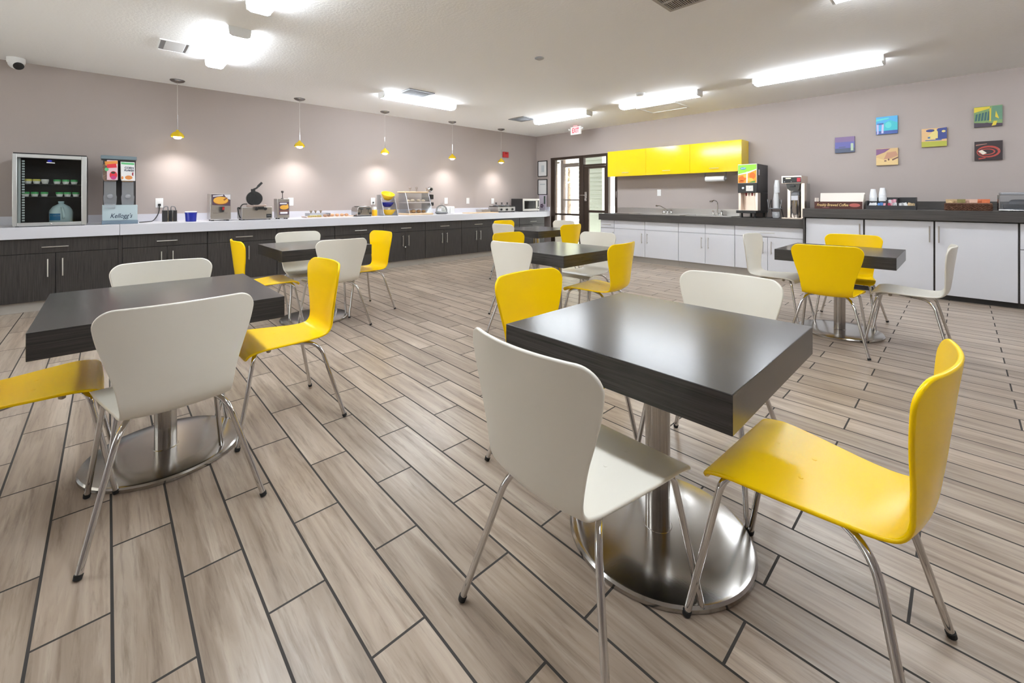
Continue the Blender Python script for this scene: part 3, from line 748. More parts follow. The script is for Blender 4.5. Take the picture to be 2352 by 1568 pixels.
MB().tube([(-.085, -.058, .085), (-.05, -.0905, .085), (-.0, -.104, .085)], .001).box(-.001, 0, -.001, 0, .08, .081).build('seam', WPLAS, t)
m = MB()
for k in range(8):
    a0, a1 = R(205+k*8), R(205+(k+1)*8)
    m._f([m.bm.verts.new((.1015*cos(a), .1015*sin(a), z)) for a, z in ((a0, .03), (a1, .03), (a1, .11), (a0, .11))])
m.build('label_panel', C('label_blue', .01, .16, .36), t)

# cereal dispenser
t = TL('cereal_dispenser', 'two hopper cereal dispenser with a pale blue front on the white counter', 'cereal dispenser', .113, -7.2)
PB = mat('pale_blue_enamel', (.46, .56, .60), .4); SL = mat('slate_blue_plastic', (.16, .22, .28), .45)
MB().box(-.166, .166, -.03, .30, 0, .045).build('tray_base', SL, t, bevel=.004)
MB().box(-.162, .162, .0, .25, .045, .235).build('front_panel', PB, t, bevel=.003)
text("Kellogg's", .078, 'lettering', C('lettering_navy', .015, .03, .07), t, (.008, -.001, .10), shear=.35, off=.0006, width=.205)
MB().box(-.155, .155, .252, .275, .045, .83).build('back_board', C('dark_board', .035, .03, .028), t)
MB().box(-.175, .155, -.005, .28, .80, .845).build('lid', mat('smoky_lid', (.16, .21, .24), .3), t, bevel=.006)
for k, (x0, x1) in enumerate(((-.165, -.018), (-.002, .145))):
    c = (x0+x1)/2
    h = MB().prism([(x0, .80), (x0, .56), (c-.055, .525), (c+.055, .525), (x1, .56), (x1, .80)], .02, .24, 'Y').build('hopper', ACRYL, t)
    f = MB().prism([(x0+.008, .74), (x0+.008, .565), (c-.05, .532), (c+.05, .532), (x1-.008, .565), (x1-.008, .74)], .06, .235, 'Y').build('cereal', mat('loops_mix' if k == 0 else 'orange_flakes', (.42, .24, .14) if k == 0 else (.72, .33, .08), .8, bump=1., bscale=60, var=.5), h); f['kind'] = 'stuff'
    if k == 0:
        m = MB(); y = .0185; m.mi = 0; m.plate([(x0+.045, .79), (x1-.004, .79), (x1-.004, .545), (x0+.045, .545)], y+.001, .0015)
        m.mi = 1; m.plate([(x0+.025, .77), (x1-.006, .785), (x1-.006, .745), (x0+.03, .72)], y, .001)
        m.mi = 2; m.plate([(x0+.045, .735), (x1-.02, .75), (x1-.012, .70), (x0+.045, .69)], y, .0015); m.disc(c+.03, .605, .035, .05, y, .001)
        m.mi = 3; m.disc(c-.03, .675, .018, .022, y, .0012); m.mi = 4; m.disc(c+.028, .635, .02, .013, y, .002); m.mi = 5; m.disc(c+.03, .575, .026, .024, y, .0022)
        m.build('label_card', [C('card_pink', .78, .55, .60), C('card_orange', .78, .30, .05), C('card_red', .72, .03, .05), C('card_green', .12, .5, .2), C('card_dark', .03, .04, .02), C('card_magenta', .55, .05, .22)], h)
    else:
        m = MB(); y = .0185; m.mi = 0; m.plate([(x0+.006, .775), (x1-.01, .775), (x1-.004, .54), (x0+.012, .54)], y+.001, .0015)
        m.mi = 1; m.plate([(x0+.01, .768), (x1-.014, .765), (x1-.014, .74), (x0+.012, .745)], y, .001)
        m.mi = 2; m.disc(c+.008, .58, .035, .026, y, .001); m.mi = 3; m.plate([(x1-.035, .64), (x1-.02, .65), (x1-.022, .60), (x1-.036, .61)], y, .001); m.mi = 2; m.disc(x0+.022, .575, .010, .02, y, .001)
        m.build('label_card', [PAPER, C('card_green', .12, .5, .2), C('card_flake', .72, .27, .07), C('card_rooster', .35, .05, .08)], h)
        text('CORN', .036, 'lettering', C('lettering_navy', .015, .03, .07), h, (c+.012, .0165, .70), off=.001, width=.085)
        text('FLAKES', .03, 'lettering', C('lettering_navy', .015, .03, .07), h, (c+.012, .0165, .668), off=.001, width=.09)
    MB().prism([(c-.055, .525), (c-.055, .36), (c-.062, .34), (c-.055, .235), (c+.055, .235), (c+.062, .34), (c+.055, .36), (c+.055, .525)], .03, .20, 'Y').build('chute', CLOUDY, t)
    MB().lathe([(.028, .029), (.026, .012), (.02, .008)], (c, 0, .345), 16, 'Y').build('dial', CLOUDY, t)
    if k == 0: MB().box(c-.048, c+.045, -.028, .002, .195, .25).build('spout', CLOUDY, t, bevel=.004)

# power cord from the first outlet
def outlet(side, a, z, label, plug=False):
    t = thing('wall_outlet', label, 'wall outlet', (WX, a, z) if side == 'L' else (a, WY, z), 90 if side == 'L' else 0, 'white wall outlets')
    MB().box(-.042, .042, -.007, 0, -.066, .066).build('cover_plate', WPLAS, t, bevel=.002)
    for zz in (-.028, .028): MB().prism(rrect(-.019, .019, zz-.017, zz+.017, .008), -.0095, -.006, 'Y').build('socket', PAPER, t)
    if plug:
        q = MB().box(-.015, .015, -.045, -.0095, -.045, -.012).build('x', BLACK); q.parent = None
        q.name = 'power_plug'; q.location = t.location; q.rotation_euler = t.rotation_euler
        return q
p1 = outlet('L', .527, 1.20, 'white wall outlet with a black plug, left of the black caddy', True)
cd = MB().tube(fillet([(-7.735, .527, 1.165), (-7.70, .522, 1.07), (-7.64, .46, .952), (-7.45, .36, .951), (-7.40, .30, .951)], .09, 8), .006, 8).build('x', BLACK); cd.name = 'cord'
bpy.context.view_layer.update(); cd.parent = p1; cd.matrix_parent_inverse = p1.matrix_world.inverted()
tag(p1, 'black power plug and cord hanging from the leftmost wall outlet', 'power cord')
outlet('L', 2.234, 1.209, 'white wall outlet behind the syrup dispenser')
p2 = outlet('L', 3.69, 1.21, 'white wall outlet with a dark plug above the yellow jug', True)
tag(p2, 'small dark plug in the outlet above the yellow jug', 'plug'); p2.scale = (.8, .6, .8)
outlet('L', 5.373, 1.212, 'white wall outlet above the white napkin holder')
outlet('L', 5.971, 1.21, 'white wall outlet above the pale cutting board')
outlet('L', 6.719, 1.20, 'white wall outlet above the food warmer')
outlet('B', -4.296, 1.381, 'white wall outlet above the left faucet')

# black caddy
t = TL('tea_caddy', 'black caddy with two looped handles beside the blue tub', 'caddy', .609, -7.35)
for sx in (-1, 1):
    MB().box(sx*.04-.037, sx*.04+.037, 0, .11, .006, .158).build('bin', BLACK, t, bevel=.006)
    MB().tube(fillet([(sx*.066, .05, .15), (sx*.062, .05, .205), (sx*.018, .05, .215), (sx*.014, .05, .15)], .05), .0065).build('handle', GREYP, t)
m = MB()
for x in (-.02, .03): m.tube([(x, .055, .17), (x, -.006, .165), (x, -.006, .003), (x, .05, .003)], .0035, 8)
m.box(-.085, .09, -.002, .115, 0, .006); m.build('wire_frame', CHROME, t)
# blue tub
t = TL('plastic_tub', 'cobalt blue round tub with a white lid', 'tub', .834, -7.32)
MB().lathe([(.055, 0), (.06, .004), (.066, .112), (.071, .114), (.071, .124), (.064, .126)], n=32).build('tub', BLUEP, t)
MB().lathe([(.069, .126), (.069, .136), (.060, .141)], n=32).build('lid', WPLAS, t)

PIC = [C('pic_purple', .10, .06, .09), C('pic_waffle', .80, .42, .06), C('pic_light', .72, .70, .74), C('pic_brown', .30, .10, .03), C('pic_white', .8, .78, .8)]
# batter dispenser
t = TL('batter_dispenser', 'steel batter dispenser with a large waffle picture and a black nozzle', 'batter dispenser', 1.165, -7.25)
MB().box(-.122, .124, 0, .26, .018, .385).box(-.112, .118, 0, .2, .012, .02).build('case', STEELD, t, bevel=.004)
feet(MB(), .12, .25, .018, .018).build('feet', BLACK, t)
m = MB(); m.mi = 0; m.plate([(-.105, .375), (.118, .375), (.118, .21), (-.10, .225)], 0, .001); m.mi = 2; m.plate([(.04, .374), (.117, .374), (.117, .30), (.075, .315)], -.001, .0006); m.plate([(-.09, .36), (.03, .372), (.03, .355), (-.09, .34)], -.001, .0006)
m.mi = 3; m.disc(.005, .282, .092, .055, -.001, .0008); m.mi = 1; m.disc(.002, .291, .088, .052, -.0018, .001); m.mi = 3; m.plate([(.03, .30), (.075, .335), (.085, .32), (.045, .285)], -.0028, .0006)
m.build('picture_panel', PIC, t)
n_ = MB().cyl((.012, -.03, .20), (.012, -.03, .125), .03, .026, 18).box(-.01, .034, -.03, .0, .15, .20).build('nozzle', BLACK, t)
MB().box(.012, .036, -.062, -.05, .155, .195).build('push_button', RED, n_)
MB().box(-.09, .08, -.006, 0, .11, .114).build('ledge', CHROME, t)
# waffle iron
t = TL('waffle_iron', 'open round waffle iron on a steel box base', 'waffle iron', 1.612, -7.2)
MB().box(-.198, .20, 0, .30, .012, .19).build('base_box', STEELD, t, bevel=.004)
feet(MB(), .2, .3, .012).build('feet', BLACK, t)
MB().box(.12, .19, -.002, 0, .03, .085).build('control_panel', BLACK, t); MB().box(.13, .18, -.004, -.002, .055, .065).build('display', GREYP, t)
s0 = MB().lathe([(.102, -.012), (.108, -.006), (.108, .02), (.09, .03), (.03, .034)], n=36, axis='Y')
u = s0.build('upper_plate', BLACK, t, loc=(-.01, .12, .318)); u.rotation_euler = (R(-6), 0, 0)
m = MB()
for i in range(-4, 5):
    w_ = sqrt(max(.0004, .09**2-(i*.02)**2)); m.box(i*.02-.002, i*.02+.002, -.019, -.011, -w_, w_); m.box(-w_, w_, -.019, -.011, i*.02-.002, i*.02+.002)
m.build('grid', mat('grid_black', (.03, .03, .03), .35), u)
MB().box(-.04, .012, -.01, .02, .10, .14).tube([(-.01, 0, .135), (.03, 0, .155), (.095, 0, .23)], .013, 12).cyl((.05, 0, .18), (.105, 0, .242), .018, .016, 12).build('grip', BLACK, u)
l = MB().lathe([(.105, .19), (.11, .20), (.11, .215), (.10, .218)], (-.01, .09, 0), 36).build('lower_plate', mat('cast_alloy', (.45, .36, .32), .4, .6), t)
MB().box(-.06, .11, -.055, .0, .195, .222).build('front_bracket', mat('cast_alloy', (.45, .36, .32), .4, .6), t, bevel=.006)
for x in (-.02, .095): MB().lathe([(.022, 0), (.024, -.03), (.015, -.04)], (x, -.03, .165), 16, 'Y').build('knob', BLACK, t)
MB().box(.0, .08, -.05, -.01, .155, .20).build('latch', BLACK, t)
MB().tube(fillet([(-.19, .10, .17), (-.235, .08, .19), (-.225, .05, .08), (-.205, .05, .03)], .05), .009).build('cord', BLACK, t)
MB().tube(fillet([(-.21, .1, .16), (-.17, .1, .235), (-.11, .1, .235)], .05), .008).build('hinge_arm', BLACK, t)
# syrup dispenser
t = TL('syrup_dispenser', 'small steel syrup dispenser with a pump knob and a waffle picture', 'syrup dispenser', 1.98, -7.25)
MB().box(-.086, .086, 0, .19, .014, .312).build('case', STEELD, t, bevel=.004); feet(MB(), .088, .18, .014).build('feet', BLACK, t)
m = MB(); m.mi = 0; m.plate([(-.062, .262), (.08, .262), (.08, .065), (-.062, .065)], 0, .001); m.mi = 1; m.disc(.012, .18, .062, .035, -.001, .0008); m.plate([(.0, .17), (.065, .235), (.072, .19), (.03, .16)], -.001, .0012)
m.mi = 3; m.plate([(-.055, .13), (.075, .13), (.075, .118), (-.055, .118)], -.001, .0008); m.mi = 4; m.plate([(-.05, .25), (.05, .25), (.05, .228), (-.05, .228)], -.001, .0006); m.plate([(-.045, .11), (.06, .11), (.06, .08), (-.045, .08)], -.001, .0006)
m.build('picture_panel', PIC, t)
MB().lathe([(.022, .312), (.02, .322), (.006, .325), (.005, .40), (.018, .41), (.02, .43), (.012, .438)], (0, .05, 0), 16).build('pump', mat('pump_dark', (.06, .05, .05), .35), t)
# low covered tray with baked pieces
t = TL('serving_tray', 'long low tray with a clear lid between syrup dispenser and toaster', 'tray', 2.75, -7.50)
MB().prism([(-.38, 0), (-.40, .022), (-.385, .022), (-.37, .006), (.37, .006), (.385, .022), (.40, .022), (.38, 0)], -.13, .13, 'Y').build('tray', mat('pale_pink_tray', (.78, .62, .52), .45), t)
lid = MB().box(-.34, .0, -.115, .115, .07, .073).box(-.34, .0, -.115, -.112, .024, .07).box(-.34, .0, .112, .115, .024, .07).box(-.34, -.337, -.112, .112, .024, .07).box(-.003, 0, -.112, .112, .024, .07).build('clear_lid', ACRYL, t)
for x in (-.26, -.185, -.10): MB().lathe([(.012, .073), (.01, .09), (.022, .10), (.018, .115)], (x, .06, 0), 14).build('lid_knob', mat('lid_knob_brown', (.25, .19, .13), .5), lid)
BUN = mat('pastry_crust', (.58, .33, .18), .7, bump=.4, bscale=30, var=.25); YCAKE = mat('lemon_cake', (.78, .66, .22), .7, bump=.3, bscale=30)
rng = random.Random(3)
for k in range(9):
    x = -.30+k*.078
    yel = k < 3
    q = thing('pastry', ('yellow cake slice' if yel else 'pinkish brown bun') + (' in the long low tray, at its left end' if yel else ' in the long low tray, near the toaster'), 'pastry', (-7.50-rng.uniform(-.05, .05), 2.75+x, .952), rng.uniform(0, 90), 'cake slices in the low tray' if yel else 'buns in the low tray')
    if yel: MB().box(-.032, .032, -.03, .03, 0, .03).build('slice', YCAKE, q, bevel=.008)
    else: MB().ball((0, 0, .024), .036, (1, 1, .66), 14, 8).build('bun', BUN, q)
# toaster
t = TL('toaster', 'chrome four slot toaster with black levers and knobs', 'toaster', 3.315, -7.3)
bp = [(-.135, .015), (-.135, .12), (-.12, .16), (-.09, .178), (.09, .178), (.12, .16), (.135, .12), (.135, .015)]
MB().prism(bp, .0, .26, 'Y').build('body', mat('toaster_steel', (.55, .54, .54), .18, 1.), t, bevel=.006)
MB().box(-.13, .13, .01, .25, 0, .016).build('base', BLACK, t)
for x in (-.085, -.03, .03, .085): MB().box(x-.014, x+.014, .05, .22, .178, .1795).build('slot', BLACK, t)
for x in (-.065, .065):
    MB().box(x-.004, x+.004, -.002, 0, .06, .145).build('lever_track', BLACK, t)
    MB().box(x-.028, x+.028, -.03, -.002, .125, .142).build('lever', BLACK, t, bevel=.005)
for x in (-.105, .105): MB().lathe([(.022, 0), (.02, -.016), (.012, -.02)], (x, 0, .055), 16, 'Y').build('knob', BLACK, t)
# yellow jug
t = TL('juice_jug', 'yellow canister with a white screw lid right of the toaster', 'canister', 3.545, -7.40)
MB().lathe([(.044, 0), (.048, .005), (.048, .10), (.040, .112)], n=24).build('canister', mat('yellow_canister', (.85, .45, .01), .3), t)
MB().lathe([(.038, .112), (.038, .15), (.03, .165)], n=24).build('lid', WPLAS, t)
# bowl stand
t = TL('bowl_stand', 'clear acrylic three tier stand holding stacked bowls', 'bowl stand', 3.80, -7.25)
for sx, off in ((-1, 0), (1, 0)):
    MB().prism([(0.0, 0), (.30, 0), (.30, .385), (.16, .385), (.13, .33)], sx*.138-.004, sx*.138+.004, 'X').build('side_panel', ACRYL, t)
    MB().tube([(sx*.138, -.003, 0), (sx*.138, .128, .33)], .0035, 6).build('edge', mat('acrylic_edge', (.80, .80, .84), .2), t)
MB().box(-.134, .134, .29, .296, 0, .385).build('back_panel', ACRYL, t)
for z, y0 in ((.012, .02), (.16, .075), (.30, .13)): MB().box(-.134, .134, y0, .29, z-.006, z).build('shelf', ACRYL, t)
def bowl(x, y, z, r, h, m, label, tilt=0):
    q = thing('bowl', label, 'bowl', (x, y, z), 90, 'bowls on the clear stand')
    o = MB().lathe([(r*.45, 0), (r*.5, .004), (r*.78, h*.45), (r*.97, h*.92), (r, h), (r*.95, h), (r*.90, h*.86), (r*.70, h*.42), (r*.4, .012), (.002, .010)], n=32, cap=False).build('bowl_shell', m, q, angle=60)
    q.rotation_euler = (0, R(tilt), R(90)) if tilt == 0 else (0, R(tilt), 0)
    return q
bowl(-7.42, 3.80, 1.247, .125, .115, YELP, 'yellow bowl tilted forward on the top tier of the clear stand', 24)
bowl(-7.42, 3.81, 1.106, .122, .085, mat('cobalt_ceramic', (.008, .015, .26), .2), 'cobalt blue bowl on the middle tier of the clear stand')
bowl(-7.385, 3.82, .959, .126, .095, YELP, 'yellow bowl of white eggs on the bottom tier of the clear stand')
EGG = mat('egg_white', (.82, .78, .70), .5)
for k, (dx, dy, dz) in enumerate(((.03, -.04, 0), (.0, .03, 0), (-.05, -.02, .0), (.04, .05, .0), (-.04, .055, 0), (.0, -.0, .035))):
    q = MB().ball((0, 0, 0), .026, (1, 1.25, 1), 14, 8).build('egg', EGG, loc=(-7.385+dx, 3.82+dy, 1.03+dz)); tag(q, 'white egg in the lower yellow bowl on the clear stand', 'egg', 'eggs in the yellow bowl')
# pastry case
t = TL('pastry_case', 'three tier clear pastry case with wooden top and base', 'pastry case', 4.40, -7.18)
MB().box(-.27, .27, .0, .42, 0, .035).build('base_board', PALEWOOD, t, bevel=.008)
MB().box(-.27, .27, .17, .47, .425, .455).build('top_board', PALEWOOD, t, bevel=.010)
MB().box(-.255, .255, .09, .43, .225, .250).build('middle_shelf', mat('shelf_mauve', (.50, .44, .43), .4), t, bevel=.004)
cur = [(.015, .035), (.05, .13), (.085, .225), (.13, .34), (.175, .425)]
for sx in (-1, 1):
    MB().prism([(.43, .035)] + cur + [(.43, .425)], sx*.256-.003, sx*.256+.003, 'X').build('side_panel', ACRYL, t)
    MB().tube([(sx*.256, a-.004, b) for a, b in cur], .005, 8).build('edge_rod', mat('acrylic_edge', (.80, .80, .84), .2), t)
m = MB()
for (a, b), (c, d) in zip(cur, cur[1:]):
    m._f([m.bm.verts.new(p) for p in ((-.25, a, b), (.25, a, b), (.25, c, d), (-.25, c, d))])
m.build('curved_front', GLASS, t)
for x in (-.06, .085): MB().lathe([(.014, .455), (.012, .50), (.03, .52), (.026, .55), (.01, .56)], (x, .33, 0), 14).build('top_knob', mat('smoky_knob', (.30, .26, .24), .3), t)
BR = mat('bread_crust', (.55, .32, .14), .75, bump=.4, bscale=30, var=.25); BAG = mat('bagel_pale', (.72, .60, .47), .7)
for k, (x, z, s_) in enumerate(((-.16, .036, 1), (-.05, .036, 1.1), (.07, .036, 1), (.18, .036, .9), (-.17, .251, .8), (-.07, .251, .9), (.06, .251, .85), (.17, .251, .8))):
    q = thing('bread_roll', ('brown roll on the base board' if k < 4 else 'pale roll on the middle shelf') + ' inside the clear pastry case', 'bread', (-7.18-.22, 4.40+x, .945+z), 90, 'rolls on the base of the pastry case' if k < 4 else 'rolls on the middle shelf of the pastry case')
    MB().ball((0, 0, .03*s_), .048*s_, (1, 1.1, .62), 16, 8).build('roll', BR if k < 4 else BAG, q)
# black and chrome stand
t = TL('utensil_stand', 'black and chrome upright gadget behind the right end of the pastry case', 'stand', 4.745, -7.42)
MB().lathe([(.06, 0), (.06, .03), (.02, .05), (.016, .30)], n=20).build('post', BLACK, t)
MB().box(-.05, .07, -.03, .04, .17, .24).box(-.02, .06, -.04, .03, .30, .40).build('bracket', BLACK, t, bevel=.01)
MB().ball((-.01, -.02, .50), .06, (1.1, .8, .95)).build('head', CHROME, t)
MB().lathe([(.03, 0), (.032, -.01), (.012, -.014)], (-.02, -.066, .505), 16, 'Y').build('dial', BLACK, t)
for a, b in (((-.08, -.02, .27), (.06, -.02, .33)), ((-.03, -.05, .06), (.02, -.03, .2)), ((-.11, -.02, .53), (-.08, -.02, .44))): MB().cyl(a, b, .009, .006, 10).build('arm', CHROME, t)
# domed dish
t = TL('cake_dome', 'glass domed dish on a grey base beside the white napkin holder', 'cake dome', 4.98, -7.36)
MB().lathe([(.10, 0), (.13, .02), (.135, .04), (.12, .045), (.03, .040)], n=36).build('dish', mat('grey_ceramic', (.26, .26, .27), .3), t)
MB().lathe([(.118, .045), (.118, .09), (.10, .14), (.06, .175), (.015, .19), (.012, .21), (.02, .22), (.012, .23)], n=32, cap=False).build('dome', GLASS, t)
MB().lathe([(.09, .045), (.09, .055), (.02, .058)], n=24).build('doily', PAPER, t)
# napkin holder
t = TL('napkin_holder', 'white napkin holder below a wall outlet', 'napkin holder', 5.235, -7.42)
MB().box(-.122, -.002, 0, .15, 0, .145).box(.002, .122, 0, .15, 0, .145).build('case', WPLAS, t, bevel=.012)
MB().box(-.11, .11, .01, .14, .145, .152).build('napkins', PAPER, t)
# cutting board, small cup
t = TL('cutting_board', 'pale wooden cutting board left of the food warmer', 'cutting board', 5.93, -7.12)
MB().prism(rrect(-.42, .42, 0, .26, .03), 0, .016, 'Z').build('board', PALEWOOD, t, bevel=.003)
t = TL('small_cup', 'small white cup by the wall behind the cutting board', 'cup', 6.24, -7.66)
MB().lathe([(.032, 0), (.04, .085), (.036, .085), (.028, .008), (.002, .006)], n=24, cap=False).build('cup', WPLAS, t)
t = TL('steel_pan', 'low grey pan on the counter just left of the food warmer', 'pan', 6.22, -7.42)
MB().prism([(-.12, .0), (-.135, .07), (-.128, .07), (-.115, .006), (.115, .006), (.128, .07), (.135, .07), (.12, 0)], -.01, .2, 'Y').box(-.115, .115, -.01, -.006, 0, .065).box(-.115, .115, .196, .2, 0, .065).build('pan', mat('pan_grey', (.45, .42, .39), .35, .6), t)
# triple warmer
t = TL('food_warmer', 'three pot steel food warmer with black knobs left of the microwave', 'food warmer', 6.71, -7.25)
MB().box(-.265, .265, 0, .36, .022, .125).build('case', STEELD, t, bevel=.006); MB().box(-.25, .25, .01, .35, 0, .022).build('base', BLACK, t)
for x in (-.175, 0, .175):
    MB().lathe([(.026, 0), (.024, -.018), (.012, -.022)], (x, 0, .066), 18, 'Y').build('control_knob', BLACK, t)
    MB().box(x-.083, x+.083, .02, .34, .125, .145).build('pot_rim', BLACK, t, bevel=.006)
    L_ = MB().lathe([(.08, .145), (.075, .158), (.045, .172), (.01, .178)], (x, .18, 0), 28).build('lid', mat('smoked_glass', (.10, .10, .11), .12), t)
    MB().lathe([(.009, .178), (.009, .196), (.024, .203), (.022, .22), (.01, .224)], (x, .18, 0), 14).build('lid_knob', BLACK, L_)
# microwave
t = TL('microwave', 'silver fronted black microwave at the far end of the white counter', 'microwave', 7.55, -7.27)
MB().box(-.287, .287, .02, .42, .012, .312).build('case', BLACK, t, bevel=.004); feet(MB(), .28, .4, .012).build('feet', BLACK, t)
SILV = mat('silver_plastic', (.60, .57, .53), .35, .5)
MB().box(-.289, .289, 0, .02, .010, .314).build('front_frame', SILV, t, bevel=.004)
MB().box(-.245, .155, -.003, 0, .065, .262).build('window', mat('dark_window', (.02, .018, .017), .08), t)
MB().box(.20, .268, -.003, 0, .055, .27).build('control_panel', BLACK, t)
MB().tube(fillet([(.178, 0, .27), (.178, -.035, .265), (.178, -.035, .075), (.178, 0, .07)], .02), .010).build('handle', SILV, t)
MB().lathe([(.018, 0), (.016, -.012)], (.234, -.003, .10), 16, 'Y').build('dial', SILV, t)
t = TB('brochure_holder', 'white and purple flower card standing behind the microwave', 'card', -7.44, 8.13)
b_ = MB().box(-.12, .12, 0, .02, 0, .41).build('card', mat('card_lilac', (.62, .57, .66), .6), t)
m = MB()
for a in range(5): m.disc(-.02+.035*cos(R(72*a)), .13+.035*sin(R(72*a)), .022, .022, 0, .001, 12)
m.build('flower_print', C('flower_purple', .10, .05, .10), b_); MB().plate([(.05, .38), (.10, .38), (.10, .18), (.05, .18)], 0, .001).build('dark_stripe', C('stripe_green', .05, .09, .07), b_)
MB().box(-.13, .13, -.05, .05, 0, .02).build('stand', WPLAS, t)

# fire alarm, framed notices
t = thing('fire_alarm', 'red fire alarm on the wall behind the last pendant lamp', 'fire alarm', (WX, 7.125, 2.345), 90)
MB().box(-.085, .085, -.045, 0, -.072, .065).build('housing', RED, t, bevel=.008); MB().box(-.04, .04, -.05, -.045, .01, .05).build('strobe', mat('strobe_red', (.3, .02, .02), .2), t)
t_ = [('upper black framed notice on the wall between corner and glass door', 1.833, 2.247, True), ('lower black framed notice on the wall between corner and glass door', 1.356, 1.764, False)]
for lb, z0, z1, up in t_:
    t = thing('picture_frame', lb, 'framed notice', (-7.535, WY, (z0+z1)/2), 0, 'black framed notices'); h = (z1-z0)/2; w_ = .165
    MB().box(-w_, w_, -.022, 0, -h, -h+.02).box(-w_, w_, -.022, 0, h-.02, h).box(-w_, -w_+.02, -.022, 0, -h+.02, h-.02).box(w_-.02, w_, -.022, 0, -h+.02, h-.02).build('frame', BLACK, t, bevel=.002)
    pp = MB().box(-w_+.02, w_-.02, -.012, 0, -h+.02, h-.02).build('sheet', PAPER, t)
    m = MB()
    if up: m.plate([(-.045, .09), (.06, .09), (.06, -.09), (-.045, -.09)], -.012, .0006)
    else:
        m.plate([(-.09, .085), (.09, .085), (.09, .06), (-.09, .06)], -.012, .0006)
    m.build('printed_block', C('print_grey', .50, .55, .58), pp)

# ------------------------------------------------------------------ things on the back counters
# juice dispenser: x -2.585..-2.29, front y 7.66, z .945..1.84
t = TB('juice_dispenser', 'tall black juice dispenser with an orange and green picture header', 'juice dispenser', -2.438, 7.66)
JB = mat('dispenser_black', (.028, .028, .030), .42)
m = MB().box(-.147, .147, .02, .55, .41, .885).box(-.147, .147, .17, .55, .12, .41).box(-.147, .147, .02, .55, .075, .12)
m.build('case', JB, t, bevel=.006)
MB().box(-.145, -.11, .03, .17, .12, .41).box(.11, .145, .03, .17, .12, .41).box(-.11, .11, .162, .17, .12, .41).box(-.11, .11, .03, .165, .12, .125).build('steel_alcove', mat('peach_lit_steel', (.86, .72, .62), .28, .6), t)  # peach base colour holds the pink reflection of the lit steel
m = MB()
for sx in (-1, 1):
    for yy in (.05, .5): m.cyl((sx*.10, yy, 0), (sx*.10, yy, .076), .017, .014, 12)
m.build('feet', BLACK, t)
MB().box(-.155, .15, -.06, .17, .075, .12).build('drip_tray', BLACK, t, bevel=.006)
hd = MB().box(-.147, .14, 0, .02, .57, .885).build('header_panel', WPLAS, t, bevel=.004)
m = MB(); x0, x1 = -.143, .136
m.mi = 0; m.plate([(x0, .575), (x1, .575), (x1, .79), (.02, .745), (x0, .715)], 0, .001)
m.mi = 1; m.plate([(x0, .72), (.0, .752), (x1, .80), (x1, .875), (x0, .875)], 0, .001)
m.mi = 3; m.plate([(x0, .705), (.02, .735), (x1, .785), (x1, .80), (.0, .755), (x0, .722)], -.001, .0006)
m.mi = 2; m.disc(-.075, .65, .058, .042, -.001, .001); m.disc(.075, .69, .045, .055, -.001, .0012); m.disc(-.09, .60, .04, .022, -.001, .001)
m.mi = 4; m.disc(.04, .625, .05, .03, -.001, .0014); m.disc(-.03, .69, .03, .03, -.001, .0016)
m.mi = 5; m.plate([(.02, .578), (.11, .578), (.125, .61), (.07, .60)], -.002, .0006)
m.mi = 3; m.plate([(-.018, .575), (.004, .575), (.006, .76), (-.012, .76)], -.0025, .0004)
m.mi = 6; m.disc(-.065, .815, .045, .02, -.001, .0008); m.mi = 3; m.plate([(-.095, .812), (-.03, .818), (-.03, .824), (-.095, .82)], -.002, .0005)
m.build('fruit_print', [C('juice_orange', .85, .36, .04), C('lime_green', .30, .66, .06), C('deep_orange', .72, .16, .02), C('print_white', .85, .85, .78), C('amber', .90, .52, .08), C('leaf_green', .10, .30, .06), C('mark_blue', .05, .28, .55)], hd)
MB().box(-.147, .14, 0, .02, .41, .57).build('control_panel', BLACK, t, bevel=.003)
MB().box(-.02, .085, -.002, 0, .44, .53).build('button_plate', STEELD, t)
for x in (-.065, .035): MB().lathe([(.02, 0), (.018, -.01), (.008, -.012)], (x, -.002, .49), 16, 'Y').build('push_button', mat('button_silver', (.75, .78, .8), .25, .3), t)
for x in (-.045, .045): MB().cyl((x, .09, .41), (x, .09, .36), .016, .010, 12).build('nozzle', mat('nozzle_red', (.35, .05, .05), .4), t)
MB().box(.147, .149, .06, .11, .70, .79).build('sticker', C('sticker_lilac', .62, .58, .68), t)
# cup rack
t = TB('cup_rack', 'black wire rack of cups and bowls between juice dispenser and coffee brewer', 'rack', -2.075, 7.72)
m = MB()
for sx in (-1, 1):
    m.tube(fillet([(sx*.10, 0, .004), (sx*.075, .05, .17), (sx*.06, .10, .30)], .05), .005, 8).tube([(sx*.10, 0, .004), (sx*.10, .24, .004)], .005, 8).tube([(sx*.06, .10, .30), (sx*.08, .24, .004)], .005, 8)
m.tube([(-.10, .0, .004), (.10, .0, .004)], .005, 8).tube([(-.10, .24, .004), (.10, .24, .004)], .005, 8).build('wire_frame', BLACK, t)
MB().box(-.085, .085, .045, .215, .148, .163).build('shelf', GREYP, t, bevel=.003)
for sx in (-1, 1): MB().cyl((sx*.082, .05, .16), (sx*.10, .06, .30), .006, .006, 8).build('upright', GREYP, t)
def cup(x, y, z, r0, r1, h, label, group, m=FOAM, inv=True):
    q = thing('foam_cup', label, 'cup', (x, y, z), 0, group)
    pr = [(r1, 0), (r1+.002, .004), (r0, h)] if inv else [(r0, 0), (r1, h-.004), (r1+.002, h)]
    MB().lathe(pr, n=24).build('cup', m, q)
for k in range(6): cup(-2.075+.004, 7.85, 1.1085+k*.026, .031, .041, .115, 'white cup in the lower tall stack on the wire rack', 'cups in the lower rack stack')
for k in range(6): cup(-2.06, 7.85, 1.3535+k*.020, .027, .041, .105, 'white cup in the upper stack on the wire rack', 'cups in the upper rack stack')
